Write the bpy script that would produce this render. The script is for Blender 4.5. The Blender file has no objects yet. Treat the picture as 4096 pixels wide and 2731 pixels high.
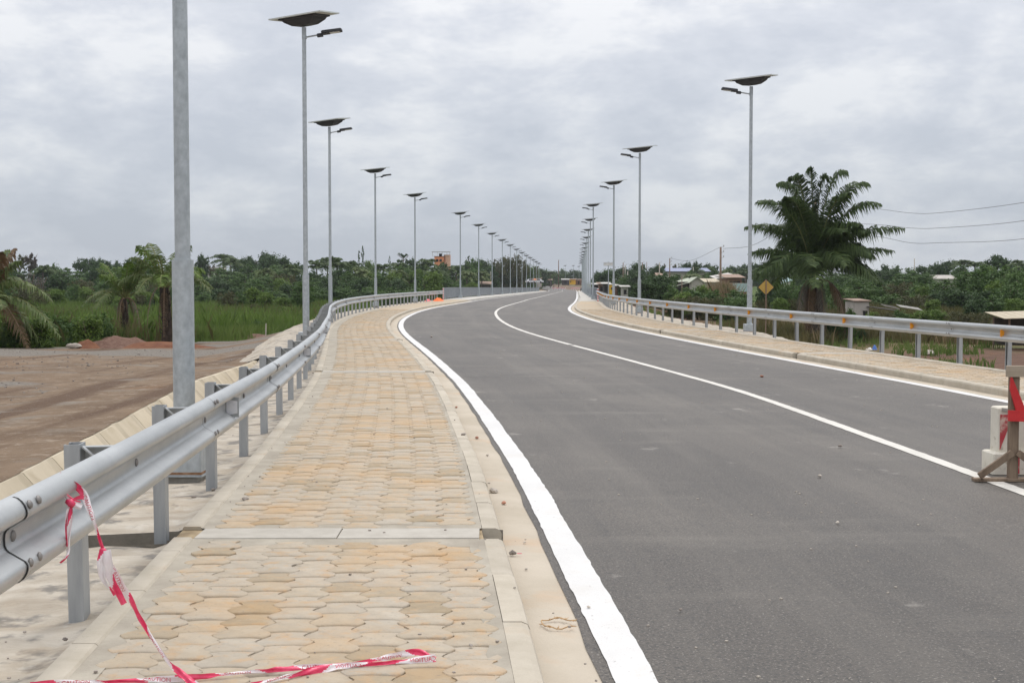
import bpy, math, random
import numpy as np
from mathutils import Vector, Matrix, Euler

# ------------------------------------------------------------------ camera, sky, sun, exposure
random.seed(11)
rng = np.random.default_rng(11)
S = bpy.context.scene
COL = S.collection
R_ = math.radians

cam_d = bpy.data.cameras.new('camera'); cam = bpy.data.objects.new('camera', cam_d); COL.objects.link(cam)
cam.location = (0, 0, 1.60)
cam.rotation_euler = (R_(90 - 2.432), 0, 0)
cam_d.sensor_width = 36.0; cam_d.lens = 44.38
cam_d.clip_start = 0.1; cam_d.clip_end = 6000
S.camera = cam

SUN_EL, SUN_AZ = R_(62), R_(25)          # elevation; azimuth from +Y towards +X
wd = bpy.data.worlds.new('World'); S.world = wd; wd.use_nodes = True
nt = wd.node_tree; nt.nodes.clear()
def wn(t, **kw):
    n = nt.nodes.new(t)
    for k, v in kw.items(): setattr(n, k, v)
    return n
def wmath(op, a, b=None, clamp=False):
    n = wn('ShaderNodeMath', operation=op, use_clamp=clamp)
    for i, v in enumerate((a, b)):
        if v is None: continue
        if isinstance(v, (int, float)): n.inputs[i].default_value = v
        else: nt.links.new(v, n.inputs[i])
    return n.outputs[0]
tc = wn('ShaderNodeTexCoord')
sep = wn('ShaderNodeSeparateXYZ'); nt.links.new(tc.outputs['Generated'], sep.inputs[0])
zc = wmath('MAXIMUM', sep.outputs[2], 0.0)
# closed cloud deck: soft puffs, flattened a little
cmb = wn('ShaderNodeCombineXYZ'); nt.links.new(sep.outputs[0], cmb.inputs[0]); nt.links.new(sep.outputs[1], cmb.inputs[1]); nt.links.new(wmath('MULTIPLY', sep.outputs[2], 2.3), cmb.inputs[2])
def wnoise(scale, detail, rough, off):
    mp = wn('ShaderNodeMapping'); mp.inputs['Location'].default_value = off
    nt.links.new(cmb.outputs[0], mp.inputs[0])
    n = wn('ShaderNodeTexNoise'); n.inputs['Scale'].default_value = scale
    n.inputs['Detail'].default_value = detail; n.inputs['Roughness'].default_value = rough
    n.inputs['Distortion'].default_value = 0.15
    nt.links.new(mp.outputs[0], n.inputs['Vector']); return n.outputs['Fac']
n1 = wnoise(3.8, 9, 0.62, (3.1, 1.2, 0.4)); n2 = wnoise(9.0, 9, 0.62, (7.7, 4.0, 1.1))
cl = wmath('ADD', wmath('MULTIPLY', n1, 0.56), wmath('MULTIPLY', n2, 0.44))
ramp = wn('ShaderNodeValToRGB'); nt.links.new(cl, ramp.inputs[0])
ramp.color_ramp.elements[0].position = 0.43; ramp.color_ramp.elements[0].color = (0.83, 0.855, 0.91, 1)
ramp.color_ramp.elements[1].position = 0.575; ramp.color_ramp.elements[1].color = (1.16, 1.15, 1.14, 1)
e = ramp.color_ramp.elements.new(0.495); e.color = (0.94, 0.955, 0.995, 1)
# overcast luminance (brighter overhead, as under any closed cloud deck)
lum = wmath('MULTIPLY', wmath('ADD', wmath('MULTIPLY', zc, 2.0), 1.0), 0.60)
cm = wn('ShaderNodeVectorMath', operation='SCALE'); nt.links.new(ramp.outputs[0], cm.inputs[0]); nt.links.new(lum, cm.inputs['Scale'])
tr_ = wn('ShaderNodeValToRGB'); nt.links.new(zc, tr_.inputs[0])
tr_.color_ramp.elements[0].position = 0.0; tr_.color_ramp.elements[0].color = (0.90, 0.96, 1.03, 1)
tr_.color_ramp.elements[1].position = 0.30; tr_.color_ramp.elements[1].color = (1.0, 1.0, 1.02, 1)
tm = wn('ShaderNodeVectorMath', operation='MULTIPLY'); nt.links.new(cm.outputs[0], tm.inputs[0]); nt.links.new(tr_.outputs[0], tm.inputs[1]); cm = tm
sky = wn('ShaderNodeTexSky', sky_type='NISHITA', sun_disc=False)
sky.sun_elevation = SUN_EL; sky.sun_rotation = SUN_AZ
skm = wn('ShaderNodeVectorMath', operation='SCALE'); nt.links.new(sky.outputs[0], skm.inputs[0]); skm.inputs['Scale'].default_value = 0.09
mix = wn('ShaderNodeMix', data_type='RGBA'); mix.inputs['Factor'].default_value = 0.92
nt.links.new(skm.outputs[0], mix.inputs['A']); nt.links.new(cm.outputs[0], mix.inputs['B'])
bg = wn('ShaderNodeBackground'); bg.inputs['Strength'].default_value = 1.0
nt.links.new(mix.outputs['Result'], bg.inputs['Color'])
wo = wn('ShaderNodeOutputWorld'); nt.links.new(bg.outputs[0], wo.inputs[0])

sun_d = bpy.data.lights.new('sun', 'SUN'); sun_d.energy = 1.25; sun_d.angle = R_(14); sun_d.color = (1.0, 0.96, 0.90)
sun = bpy.data.objects.new('sun', sun_d); COL.objects.link(sun)
sd = Vector((math.sin(SUN_AZ) * math.cos(SUN_EL), math.cos(SUN_AZ) * math.cos(SUN_EL), math.sin(SUN_EL)))
sun.rotation_euler = (-sd).to_track_quat('-Z', 'Y').to_euler()
sun.location = (0, 0, 60)

S.view_settings.view_transform = 'Standard'; S.view_settings.look = 'None'
S.view_settings.exposure = 0.0; S.view_settings.gamma = 1.0; S.view_settings.use_curve_mapping = False
S.render.engine = 'CYCLES'
S.cycles.use_denoising = True
S.cycles.max_bounces = 6; S.cycles.diffuse_bounces = 3; S.cycles.glossy_bounces = 2
S.cycles.transmission_bounces = 3; S.cycles.transparent_max_bounces = 4; S.cycles.volume_bounces = 0

# ------------------------------------------------------------------ helpers
F_, PX0, PY0, HC = 5050.0, 2048.0, 1365.5, 1.60
PIT = R_(2.432); cP, sP = math.cos(PIT), math.sin(PIT)
def at(x, y, Y):
    """world point at forward distance Y that was surveyed at photo position (x, y)"""
    u = (x - PX0) / F_; v = -(y - PY0) / F_
    d = (u, cP + v * sP, -sP + v * cP); t = Y / d[1]
    return Vector((d[0] * t, Y, HC + d[2] * t))

def tag(o, label=None, cat=None, group=None, kind=None):
    if label: o['label'] = label
    if cat: o['category'] = cat
    if group: o['group'] = group
    if kind: o['kind'] = kind
    return o
def link(o, parent=None):
    COL.objects.link(o)
    if parent is not None: o.parent = parent
    return o
def empty(name, loc=(0, 0, 0), rz=0.0, parent=None):
    o = bpy.data.objects.new(name, None); o.location = loc; o.rotation_euler = (0, 0, rz)
    o.empty_display_size = 0.2
    return link(o, parent)
def inst(name, me, loc=(0, 0, 0), rot=(0, 0, 0), scale=(1, 1, 1), parent=None):
    o = bpy.data.objects.new(name, me); o.location = loc; o.rotation_euler = rot
    o.scale = scale if hasattr(scale, '__len__') else (scale,) * 3
    return link(o, parent)
def copy_tree(o, parent=None):
    c = o.copy(); COL.objects.link(c); c.parent = parent
    for ch in list(o.children): copy_tree(ch, c)
    return c

class MB:
    """collects geometry, then becomes one mesh"""
    def __init__(s): s.v = []; s.f = []; s.m = []; s.t = []; s.mi = 0; s.ti = 0.0
    def add(s, vs, fs):
        b = len(s.v); s.v.extend([tuple(p) for p in vs])
        for f in fs:
            s.f.append([i + b for i in f]); s.m.append(s.mi); s.t.append(s.ti)
        return s
    def box(s, c, d, M=None):
        hx, hy, hz = d[0] / 2, d[1] / 2, d[2] / 2
        vs = [Vector((x * hx, y * hy, z * hz)) for z in (-1, 1) for y in (-1, 1) for x in (-1, 1)]
        if M is not None: vs = [M @ p for p in vs]
        c = Vector(c)
        return s.add([p + c for p in vs], [(0, 2, 3, 1), (4, 5, 7, 6), (0, 1, 5, 4), (2, 6, 7, 3), (0, 4, 6, 2), (1, 3, 7, 5)])
    def bbox(s, c, d, b=0.004, M=None):
        """box with chamfered vertical and top edges"""
        hx, hy, hz = d[0] / 2, d[1] / 2, d[2] / 2
        def ring(x, y, z): return [(-x, -y + b, z), (-x + b, -y, z), (x - b, -y, z), (x, -y + b, z), (x, y - b, z), (x - b, y, z), (-x + b, y, z), (-x, y - b, z)]
        rs = [ring(hx, hy, -hz), ring(hx, hy, hz - b), ring(hx - b, hy - b, hz)]
        return s.loft(rs, c, M)
    def loft(s, rings, c=(0, 0, 0), M=None, cap=True):
        n = len(rings[0]); vs = [Vector(p) for r in rings for p in r]
        if M is not None: vs = [M @ p for p in vs]
        c = Vector(c); vs = [p + c for p in vs]; fs = []
        for k in range(len(rings) - 1):
            for i in range(n):
                j = (i + 1) % n
                fs.append((k * n + i, k * n + j, (k + 1) * n + j, (k + 1) * n + i))
        if cap:
            fs.append(tuple(reversed(range(n)))); fs.append(tuple(range((len(rings) - 1) * n, len(rings) * n)))
        return s.add(vs, fs)
    def tube(s, pts, rad, n=8, cap=True):
        pts = [Vector(p) for p in pts]
        if not hasattr(rad, '__len__'): rad = [rad] * len(pts)
        rings = []; up = Vector((0.13, 0.21, 1)).normalized()
        for i, p in enumerate(pts):
            t = (pts[min(i + 1, len(pts) - 1)] - pts[max(i - 1, 0)]).normalized()
            a = t.cross(up)
            if a.length < 0.05: a = t.cross(Vector((1, 0, 0)))
            a.normalize(); b = t.cross(a)
            rings.append([p + (a * math.cos(2 * math.pi * k / n) - b * math.sin(2 * math.pi * k / n)) * rad[i] for k in range(n)])
        return s.loft(rings, cap=cap)
    def cyl(s, c, r, h, n=16, r2=None):
        r2 = r if r2 is None else r2
        return s.loft([[(r * math.cos(2 * math.pi * k / n), r * math.sin(2 * math.pi * k / n), 0) for k in range(n)],
                       [(r2 * math.cos(2 * math.pi * k / n), r2 * math.sin(2 * math.pi * k / n), h) for k in range(n)]], c)
    def poly(s, pts, th=None):
        """flat polygon (3-D points) or a plate with thickness vector th"""
        n = len(pts); pts = [Vector(p) for p in pts]
        if th is None: return s.add(pts, [tuple(range(n))])
        th = Vector(th); vs = pts + [p + th for p in pts]
        return s.add(vs, [tuple(reversed(range(n))), tuple(range(n, 2 * n))] + [(i, (i + 1) % n, n + (i + 1) % n, n + i) for i in range(n)])
    def mesh(s, name, mats, smooth=False, tint=False):
        me = bpy.data.meshes.new(name); me.from_pydata(s.v, [], s.f)
        mats = mats if isinstance(mats, (list, tuple)) else [mats]
        for m in mats: me.materials.append(m)
        if len(mats) > 1: me.polygons.foreach_set('material_index', s.m)
        if smooth: me.polygons.foreach_set('use_smooth', [True] * len(s.f))
        if tint:
            a = me.attributes.new('tint', 'FLOAT', 'FACE'); a.data.foreach_set('value', np.array(s.t, dtype=np.float32))
        me.update(); return me
    def build(s, name, mats, parent=None, smooth=False, tint=False, loc=(0, 0, 0)):
        o = bpy.data.objects.new(name, s.mesh(name, mats, smooth, tint)); o.location = loc
        return link(o, parent)
def autosmooth(o, deg=40):
    me = o.data if hasattr(o, 'data') else o
    me.polygons.foreach_set('use_smooth', [True] * len(me.polygons))
    me.set_sharp_from_angle(angle=R_(deg)); return o

# ------------------------------------------------------------------ materials
def lin(c):
    return tuple(((x / 255) / 12.92 if x / 255 <= 0.04045 else ((x / 255 + 0.055) / 1.055) ** 2.4) for x in c)
def mk(name, c1, c2=None, scale=4.0, rough=0.8, bump=0.0, bscale=None, metal=0.0, spec=0.3, stains=(), rnd=0.0, tint=None,
       detail=5, lo=0.35, hi=0.65, stretch=(1, 1, 1), obj=False, trans=0.0, rvar=0.0):
    """procedural material: two-tone noise, optional stain layers (colour, scale, lo, hi, amount), per-object and per-face variation"""
    m = bpy.data.materials.new(name); m.use_nodes = True; t = m.node_tree; t.nodes.clear()
    def nd(ty, **k):
        n = t.nodes.new(ty)
        for a, b in k.items(): setattr(n, a, b)
        return n
    L = t.links.new
    out = nd('ShaderNodeOutputMaterial'); bs = nd('ShaderNodeBsdfPrincipled')
    bs.inputs['Roughness'].default_value = rough; bs.inputs['Metallic'].default_value = metal
    bs.inputs['Specular IOR Level'].default_value = spec
    if obj: vec = nd('ShaderNodeTexCoord').outputs['Object']
    else: vec = nd('ShaderNodeNewGeometry').outputs['Position']
    if stretch != (1, 1, 1):
        mp = nd('ShaderNodeMapping'); mp.inputs['Scale'].default_value = stretch; L(vec, mp.inputs[0]); vecs = mp.outputs[0]
    else: vecs = vec
    def noise(sc, de=detail, v=None):
        n = nd('ShaderNodeTexNoise'); n.inputs['Scale'].default_value = sc; n.inputs['Detail'].default_value = de
        n.inputs['Roughness'].default_value = 0.6
        L(v if v is not None else vecs, n.inputs['Vector']); return n.outputs['Fac']
    def mr(f, a, b, c=0.0, d=1.0):
        n = nd('ShaderNodeMapRange'); L(f, n.inputs['Value'])
        for k, v in zip(('From Min', 'From Max', 'To Min', 'To Max'), (a, b, c, d)): n.inputs[k].default_value = v
        return n.outputs[0]
    def mixc(f, a, b):
        n = nd('ShaderNodeMix', data_type='RGBA')
        if isinstance(f, float): n.inputs['Factor'].default_value = f
        else: L(f, n.inputs['Factor'])
        for key, v in (('A', a), ('B', b)):
            if isinstance(v, tuple): n.inputs[key].default_value = (*v[:3], 1)
            else: L(v, n.inputs[key])
        return n.outputs['Result']
    col = tuple(c1)
    if c2 is not None:
        col = mixc(mr(noise(scale), lo, hi), tuple(c1), tuple(c2))
    if tint is not None:
        a = nd('ShaderNodeAttribute', attribute_name='tint'); f = a.outputs['Fac']
        if rnd:
            oi = nd('ShaderNodeObjectInfo'); s_ = nd('ShaderNodeMath', operation='ADD'); L(f, s_.inputs[0]); L(oi.outputs['Random'], s_.inputs[1])
            fr = nd('ShaderNodeMath', operation='FRACT'); L(s_.outputs[0], fr.inputs[0]); f = fr.outputs[0]
        cr = nd('ShaderNodeValToRGB'); L(f, cr.inputs[0]); cr.color_ramp.interpolation = 'LINEAR'
        els = cr.color_ramp.elements
        while len(els) < len(tint): els.new(0.5)
        for i, c in enumerate(tint):
            els[i].position = i / (len(tint) - 1); els[i].color = (*c, 1)
        if c2 is None: col = cr.outputs[0]
        else:
            mu = nd('ShaderNodeMix', data_type='RGBA', blend_type='MULTIPLY'); mu.inputs['Factor'].default_value = 1.0
            L(col, mu.inputs['A']); L(cr.outputs[0], mu.inputs['B']); col = mu.outputs['Result']
    elif rnd:
        oi = nd('ShaderNodeObjectInfo'); hs = nd('ShaderNodeHueSaturation')
        L(mr(oi.outputs['Random'], 0, 1, 1 - rnd, 1 + rnd), hs.inputs['Value'])
        if isinstance(col, tuple): hs.inputs['Color'].default_value = (*col, 1)
        else: L(col, hs.inputs['Color'])
        col = hs.outputs[0]
    for sc_, s2, l2, h2, am in stains:
        col = mixc(mr(noise(s2, 4, vec if isinstance(s2, float) else vecs), l2, h2, 0.0, am), col, tuple(sc_))
    if isinstance(col, tuple): bs.inputs['Base Color'].default_value = (*col, 1)
    else: L(col, bs.inputs['Base Color'])
    if rvar: L(mr(noise(scale * 1.7), 0.3, 0.7, rough - rvar, rough + rvar), bs.inputs['Roughness'])
    if bump:
        bp = nd('ShaderNodeBump'); bp.inputs['Strength'].default_value = 1.0; bp.inputs['Distance'].default_value = bump
        L(noise(bscale or scale * 4, 6), bp.inputs['Height']); L(bp.outputs[0], bs.inputs['Normal'])
    if trans:
        tr = nd('ShaderNodeBsdfTranslucent')
        if isinstance(col, tuple): tr.inputs['Color'].default_value = (*col, 1)
        else: L(col, tr.inputs['Color'])
        ms = nd('ShaderNodeMixShader'); ms.inputs[0].default_value = trans
        L(bs.outputs[0], ms.inputs[1]); L(tr.outputs[0], ms.inputs[2]); L(ms.outputs[0], out.inputs[0])
    else: L(bs.outputs[0], out.inputs[0])
    m['pnodes'] = 1
    return m

M = {}
def asphalt_mat():
    m = mk('asphalt', (0.062, 0.054, 0.045), (0.088, 0.076, 0.063), 0.45, 0.62, 0.005, 120, spec=0.5, stretch=(1, 0.5, 1),
        stains=(((0.155, 0.135, 0.11), 0.30, 0.48, 0.70, 0.45), ((0.028, 0.026, 0.024), 48.0, 0.50, 0.62, 0.8), ((0.26, 0.235, 0.205), 70.0, 0.58, 0.66, 0.85), ((0.05, 0.046, 0.042), 6.0, 0.56, 0.7, 0.35)))
    t = m.node_tree; L = t.links.new; bs = [n for n in t.nodes if n.type == 'BSDF_PRINCIPLED'][0]; src = bs.inputs['Base Color'].links[0].from_socket
    a = t.nodes.new('ShaderNodeAttribute'); a.attribute_name = 'lane'
    def nz(scale, st, lo, hi, amt):
        mp = t.nodes.new('ShaderNodeMapping'); mp.inputs['Scale'].default_value = st; L(a.outputs['Vector'], mp.inputs[0])
        n = t.nodes.new('ShaderNodeTexNoise'); n.inputs['Scale'].default_value = scale; n.inputs['Detail'].default_value = 6; n.inputs['Roughness'].default_value = .65; L(mp.outputs[0], n.inputs['Vector'])
        r = t.nodes.new('ShaderNodeMapRange'); L(n.outputs['Fac'], r.inputs['Value'])
        for k, v in zip(('From Min', 'From Max', 'To Min', 'To Max'), (lo, hi, 0, amt)): r.inputs[k].default_value = v
        return r.outputs[0]
    for f, c in ((nz(1.1, (1, .055, 1), .46, .70, .42), (0.165, 0.147, 0.122)), (nz(2.6, (1, .03, 1), .52, .7, .45), (0.05, 0.046, 0.042)), (nz(.9, (.25, 1.0, 1), .55, .74, .35), (0.20, 0.18, 0.15)), (nz(3.0, (.5, .35, 1), .63, .70, .55), (0.30, 0.275, 0.24))):
        x = t.nodes.new('ShaderNodeMix'); x.data_type = 'RGBA'; L(f, x.inputs['Factor']); L(src, x.inputs['A']); x.inputs['B'].default_value = (*c, 1); src = x.outputs['Result']
    L(src, bs.inputs['Base Color']); return m
M['asphalt'] = asphalt_mat()
M['paint'] = mk('road_paint', (0.60, 0.59, 0.57), (0.67, 0.66, 0.64), 1.5, 0.6, 0.002, 110, spec=0.35,
    stains=(((0.50, 0.46, 0.40), 3.0, 0.52, 0.75, 0.45), ((0.25, 0.23, 0.21), 28.0, 0.66, 0.72, 0.6), ((0.45, 0.43, 0.40), 90.0, 0.60, 0.68, 0.5)))
M['cpaint'] = mk('centre_paint', (0.58, 0.555, 0.50), (0.65, 0.625, 0.57), 1.5, 0.6, 0.002, 110, spec=0.35,
    stains=(((0.42, 0.38, 0.33), 4.0, 0.54, 0.75, 0.45), ((0.25, 0.23, 0.21), 26.0, 0.66, 0.72, 0.6)))
M['kerb'] = mk('kerb_concrete', (0.41, 0.365, 0.29), (0.49, 0.44, 0.36), 3.5, 0.9, 0.004, 30, spec=0.2, rnd=0.06,
    stains=(((0.50, 0.34, 0.20), 1.6, 0.60, 0.78, 0.5), ((0.22, 0.20, 0.18), 6.0, 0.66, 0.8, 0.5)))
M['gutter'] = mk('gutter_concrete', (0.42, 0.365, 0.285), (0.50, 0.44, 0.355), 1.2, 0.9, 0.003, 40, spec=0.2,
    stains=(((0.52, 0.33, 0.19), 1.1, 0.56, 0.76, 0.6), ((0.30, 0.26, 0.21), 8.0, 0.64, 0.78, 0.4)))
M['mortar'] = mk('mortar', (0.33, 0.295, 0.24), (0.43, 0.39, 0.32), 3.0, 0.95, 0.006, 25, spec=0.15,
    stains=(((0.28, 0.245, 0.2), 2.0, 0.5, 0.7, 0.5),))
M['sand'] = mk('joint_sand', (0.25, 0.19, 0.12), (0.42, 0.33, 0.21), 9.0, 0.95, 0.004, 120, spec=0.1,  # sand darkened to paint in the shade along the paver front edges
    stains=(((0.34, 0.25, 0.16), 5.0, 0.52, 0.7, 0.6),))
PAV = ((0.41, 0.345, 0.26), (0.43, 0.36, 0.27), (0.425, 0.37, 0.295), (0.405, 0.355, 0.285), (0.445, 0.375, 0.285), (0.415, 0.345, 0.255), (0.33, 0.265, 0.18), (0.43, 0.365, 0.28), (0.41, 0.36, 0.29), (0.44, 0.38, 0.30), (0.42, 0.36, 0.275))
M['paver'] = mk('paver_concrete', (0.95, 0.95, 0.95), (1.05, 1.04, 1.02), 14.0, 0.9, 0.0035, 70, spec=0.2, rnd=1.0, tint=PAV,
    stains=(((0.50, 0.315, 0.15), 0.9, 0.48, 0.74, 0.62), ((0.50, 0.31, 0.155), 9.0, 0.52, 0.70, 0.55), ((0.48, 0.44, 0.37), 4.0, 0.54, 0.7, 0.4), ((0.22, 0.185, 0.15), 38.0, 0.60, 0.72, 0.5)))
M['paver_far'] = mk('paver_sheet', (0.39, 0.325, 0.24), (0.45, 0.38, 0.285), 5.0, 0.92, 0.006, 9, spec=0.2, stretch=(1, 3, 1),
    stains=(((0.52, 0.345, 0.19), 0.45, 0.5, 0.74, 0.6),))
M['slab'] = mk('drain_slab', (0.40, 0.37, 0.32), (0.47, 0.44, 0.385), 6, 0.9, 0.002, 60, spec=0.2)
M['apron'] = mk('apron_concrete', (0.36, 0.31, 0.245), (0.50, 0.45, 0.375), 2.2, 0.93, 0.03, 6, spec=0.15, stretch=(1, 2.2, 1),
    stains=(((0.17, 0.16, 0.145), 3.6, 0.52, 0.62, 0.8), ((0.36, 0.27, 0.17), 1.2, 0.55, 0.72, 0.5), ((0.56, 0.53, 0.47), 5.0, 0.6, 0.7, 0.5)))
M['channel'] = mk('channel_slab', (0.46, 0.395, 0.29), (0.55, 0.48, 0.365), 1.6, 0.9, 0.003, 30, spec=0.2, rnd=0.08,
    stains=(((0.30, 0.24, 0.15), 2.4, 0.56, 0.75, 0.6),), stretch=(1, 1, 0.4))
M['chmortar'] = mk('channel_mortar', (0.40, 0.345, 0.255), (0.48, 0.42, 0.32), 3, 0.95, 0.008, 20, spec=0.1)
M['concdark'] = mk('dark_concrete', (0.16, 0.145, 0.12), (0.24, 0.215, 0.175), 3, 0.9, 0.01, 25, spec=0.2)  # darker concrete tone for the drain channels and the trench
M['galv'] = mk('galvanised_steel', (0.37, 0.385, 0.385), (0.46, 0.475, 0.475), 5.0, 0.38, 0.0, metal=0.40, spec=0.5, stretch=(1, 0.25, 1), rvar=0.08,
    stains=(((0.33, 0.345, 0.36), 18.0, 0.5, 0.75, 0.4),))
M['galvpost'] = mk('galvanised_post', (0.31, 0.325, 0.335), (0.40, 0.415, 0.42), 4.0, 0.55, 0.0, metal=0.35, spec=0.4, stretch=(4, 4, 0.5), rnd=0.05)
M['pole'] = mk('galvanised_pole', (0.33, 0.36, 0.375), (0.49, 0.53, 0.55), 16.0, 0.5, 0.0, metal=0.4, spec=0.4, lo=0.3, hi=0.72, stretch=(1, 1, 0.75), rnd=0.04)
M['bolt'] = mk('dull_bolt', (0.20, 0.19, 0.185), (0.28, 0.265, 0.25), 30, 0.6, metal=0.5)
M['seam'] = mk('seam_shadow_gap', (0.10, 0.10, 0.10), None, rough=0.7)
M['darkplastic'] = mk('dark_housing', (0.045, 0.047, 0.052), (0.06, 0.062, 0.068), 6, 0.6, spec=0.3)
M['panelglass'] = mk('solar_cells', (0.02, 0.03, 0.06), (0.03, 0.04, 0.08), 9, 0.25, spec=0.5)
M['panelframe'] = mk('aluminium_frame', (0.55, 0.58, 0.55), (0.62, 0.65, 0.62), 6, 0.45, metal=0.4)
M['lens'] = mk('lamp_lens', (0.55, 0.56, 0.55), None, rough=0.3)
M['rusty'] = mk('rusty_plate', (0.20, 0.10, 0.05), (0.34, 0.22, 0.14), 18, 0.9)
M['footing'] = mk('footing_concrete', (0.30, 0.285, 0.25), (0.42, 0.40, 0.36), 8, 0.95, 0.01, 30)
M['reflect_w'] = mk('white_reflector', (0.62, 0.63, 0.66), (0.7, 0.7, 0.72), 20, 0.35)
M['reflect_o'] = mk('orange_reflector', (0.80, 0.30, 0.02), (0.88, 0.38, 0.04), 20, 0.4)
M['tape_r'] = mk('tape_red', (0.72, 0.035, 0.12), (0.85, 0.09, 0.19), 25, 0.32, spec=0.5, trans=0.15)
M['tape_w'] = mk('tape_white', (0.78, 0.72, 0.74), (0.84, 0.80, 0.80), 25, 0.32, spec=0.5, trans=0.15)
M['ink'] = mk('tape_ink', (0.55, 0.03, 0.07), (0.62, 0.05, 0.1), 25, 0.45)
M['black'] = mk('black_paint', (0.02, 0.02, 0.02), (0.035, 0.035, 0.035), 12, 0.6)
M['wood'] = mk('weathered_wood', (0.14, 0.10, 0.07), (0.25, 0.185, 0.13), 14, 0.85, 0.004, 60, stretch=(1, 1, 0.12), stains=(((0.08, 0.06, 0.05), 9.0, 0.62, 0.74, 0.6),))
M['woodlight'] = mk('bare_board', (0.32, 0.26, 0.19), (0.42, 0.35, 0.27), 12, 0.85, 0.003, 60, stretch=(0.15, 1, 1))
M['redpaint'] = mk('red_board_paint', (0.50, 0.028, 0.03), (0.58, 0.04, 0.04), 9, 0.6, 0.002, 40)
M['redworn'] = mk('worn_red_paint', (0.45, 0.045, 0.06), (0.42, 0.09, 0.09), 9, 0.75, stains=(((0.66, 0.58, 0.48), 7.0, 0.58, 0.68, 0.8),))
M['whiteworn'] = mk('worn_white_paint', (0.60, 0.56, 0.47), (0.68, 0.64, 0.55), 5, 0.85, 0.004, 30, stains=(((0.28, 0.22, 0.15), 11.0, 0.64, 0.74, 0.8), ((0.45, 0.36, 0.25), 3.0, 0.6, 0.75, 0.5)))
M['steelrail'] = mk('railing_steel', (0.235, 0.255, 0.275), (0.28, 0.30, 0.32), 3, 0.55, metal=0.2, spec=0.4)
M['red_s'] = mk('red_band', (0.55, 0.05, 0.06), None, rough=0.6)
M['white_s'] = mk('white_band', (0.75, 0.75, 0.75), None, rough=0.6)
M['deck'] = mk('bridge_concrete', (0.42, 0.40, 0.36), (0.52, 0.50, 0.45), 1.2, 0.9, 0.003, 20, stains=(((0.22, 0.21, 0.2), 0.8, 0.58, 0.75, 0.5),))
M['stone'] = mk('stone', (0.20, 0.17, 0.15), (0.34, 0.30, 0.26), 30, 0.9, 0.003, 90, rnd=0.35)
M['stonepale'] = mk('pale_stone', (0.42, 0.37, 0.32), (0.52, 0.47, 0.40), 30, 0.9, 0.003, 90, rnd=0.2)
M['brick_s'] = mk('brick_chip', (0.32, 0.14, 0.09), (0.42, 0.22, 0.15), 30, 0.9, rnd=0.2)
M['straw'] = mk('dry_straw', (0.42, 0.26, 0.13), (0.52, 0.36, 0.2), 30, 0.9)
M['net'] = mk('orange_netting', (0.85, 0.17, 0.02), (0.75, 0.12, 0.015), 9, 0.7, 0.02, 14)
M['netred'] = mk('pink_netting', (0.80, 0.10, 0.12), (0.7, 0.25, 0.25), 9, 0.7)
M['redearth'] = mk('red_earth', (0.13, 0.05, 0.028), (0.19, 0.085, 0.045), 2.5, 0.95, 0.03, 6)
M['gravelheap'] = mk('gravel_heap', (0.12, 0.065, 0.047), (0.19, 0.115, 0.085), 9, 0.95, 0.04, 14)
M['sign_y'] = mk('sign_back_ochre', (0.42, 0.27, 0.06), (0.48, 0.32, 0.08), 6, 0.6)
M['sign_w'] = mk('sign_white', (0.74, 0.73, 0.70), (0.78, 0.77, 0.74), 6, 0.5)
M['utility'] = mk('utility_pole_wood', (0.17, 0.115, 0.085), (0.26, 0.19, 0.145), 6, 0.9, stretch=(3, 3, 0.3), rnd=0.12)
M['utility_c'] = mk('utility_pole_concrete', (0.40, 0.36, 0.30), (0.48, 0.44, 0.38), 4, 0.9, rnd=0.1)
M['wire'] = mk('wire', (0.10, 0.10, 0.11), None, rough=0.6)
M['insul'] = mk('insulator', (0.35, 0.34, 0.32), None, rough=0.4)
M['wallgrey'] = mk('rendered_wall', (0.36, 0.33, 0.30), (0.44, 0.41, 0.37), 1.2, 0.9, rnd=0.08, stains=(((0.2, 0.17, 0.14), 0.7, 0.58, 0.75, 0.6),))
M['wallorange'] = mk('orange_wall', (0.66, 0.24, 0.115), (0.72, 0.28, 0.14), 1.2, 0.85)
M['wallbrown'] = mk('mud_wall', (0.16, 0.085, 0.055), (0.23, 0.13, 0.085), 1.2, 0.95, rnd=0.12)
M['walldark'] = mk('dark_boards', (0.045, 0.04, 0.036), (0.08, 0.068, 0.058), 3, 0.9, rnd=0.15)
M['wallyellow'] = mk('yellow_kiosk', (0.62, 0.34, 0.015), (0.68, 0.40, 0.03), 2, 0.7)
M['roofgreen'] = mk('pale_green_roof', (0.36, 0.39, 0.30), (0.44, 0.46, 0.37), 2, 0.7, stretch=(6, 1, 1))
M['roofbeige'] = mk('beige_roof', (0.42, 0.36, 0.26), (0.50, 0.44, 0.33), 2, 0.8, stretch=(6, 1, 1))
M['roofblue'] = mk('blue_roof', (0.20, 0.225, 0.34), (0.25, 0.275, 0.38), 0.5, 0.55, stretch=(6, 1, 1))
M['roofrust'] = mk('rusty_roof', (0.22, 0.14, 0.10), (0.33, 0.25, 0.20), 1.4, 0.85, stretch=(5, 1, 1), rnd=0.15)
M['rooflight'] = mk('pale_tin_roof', (0.40, 0.38, 0.35), (0.50, 0.48, 0.44), 1.4, 0.6, stretch=(5, 1, 1), rnd=0.1)
M['roofteal'] = mk('teal_roof', (0.30, 0.42, 0.42), (0.36, 0.48, 0.48), 2, 0.6)
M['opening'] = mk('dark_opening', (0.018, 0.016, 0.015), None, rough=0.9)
M['blackplastic'] = mk('black_tank', (0.03, 0.03, 0.035), None, rough=0.5)
M['white'] = mk('white_paint', (0.72, 0.72, 0.71), (0.77, 0.77, 0.76), 3, 0.6)
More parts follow.
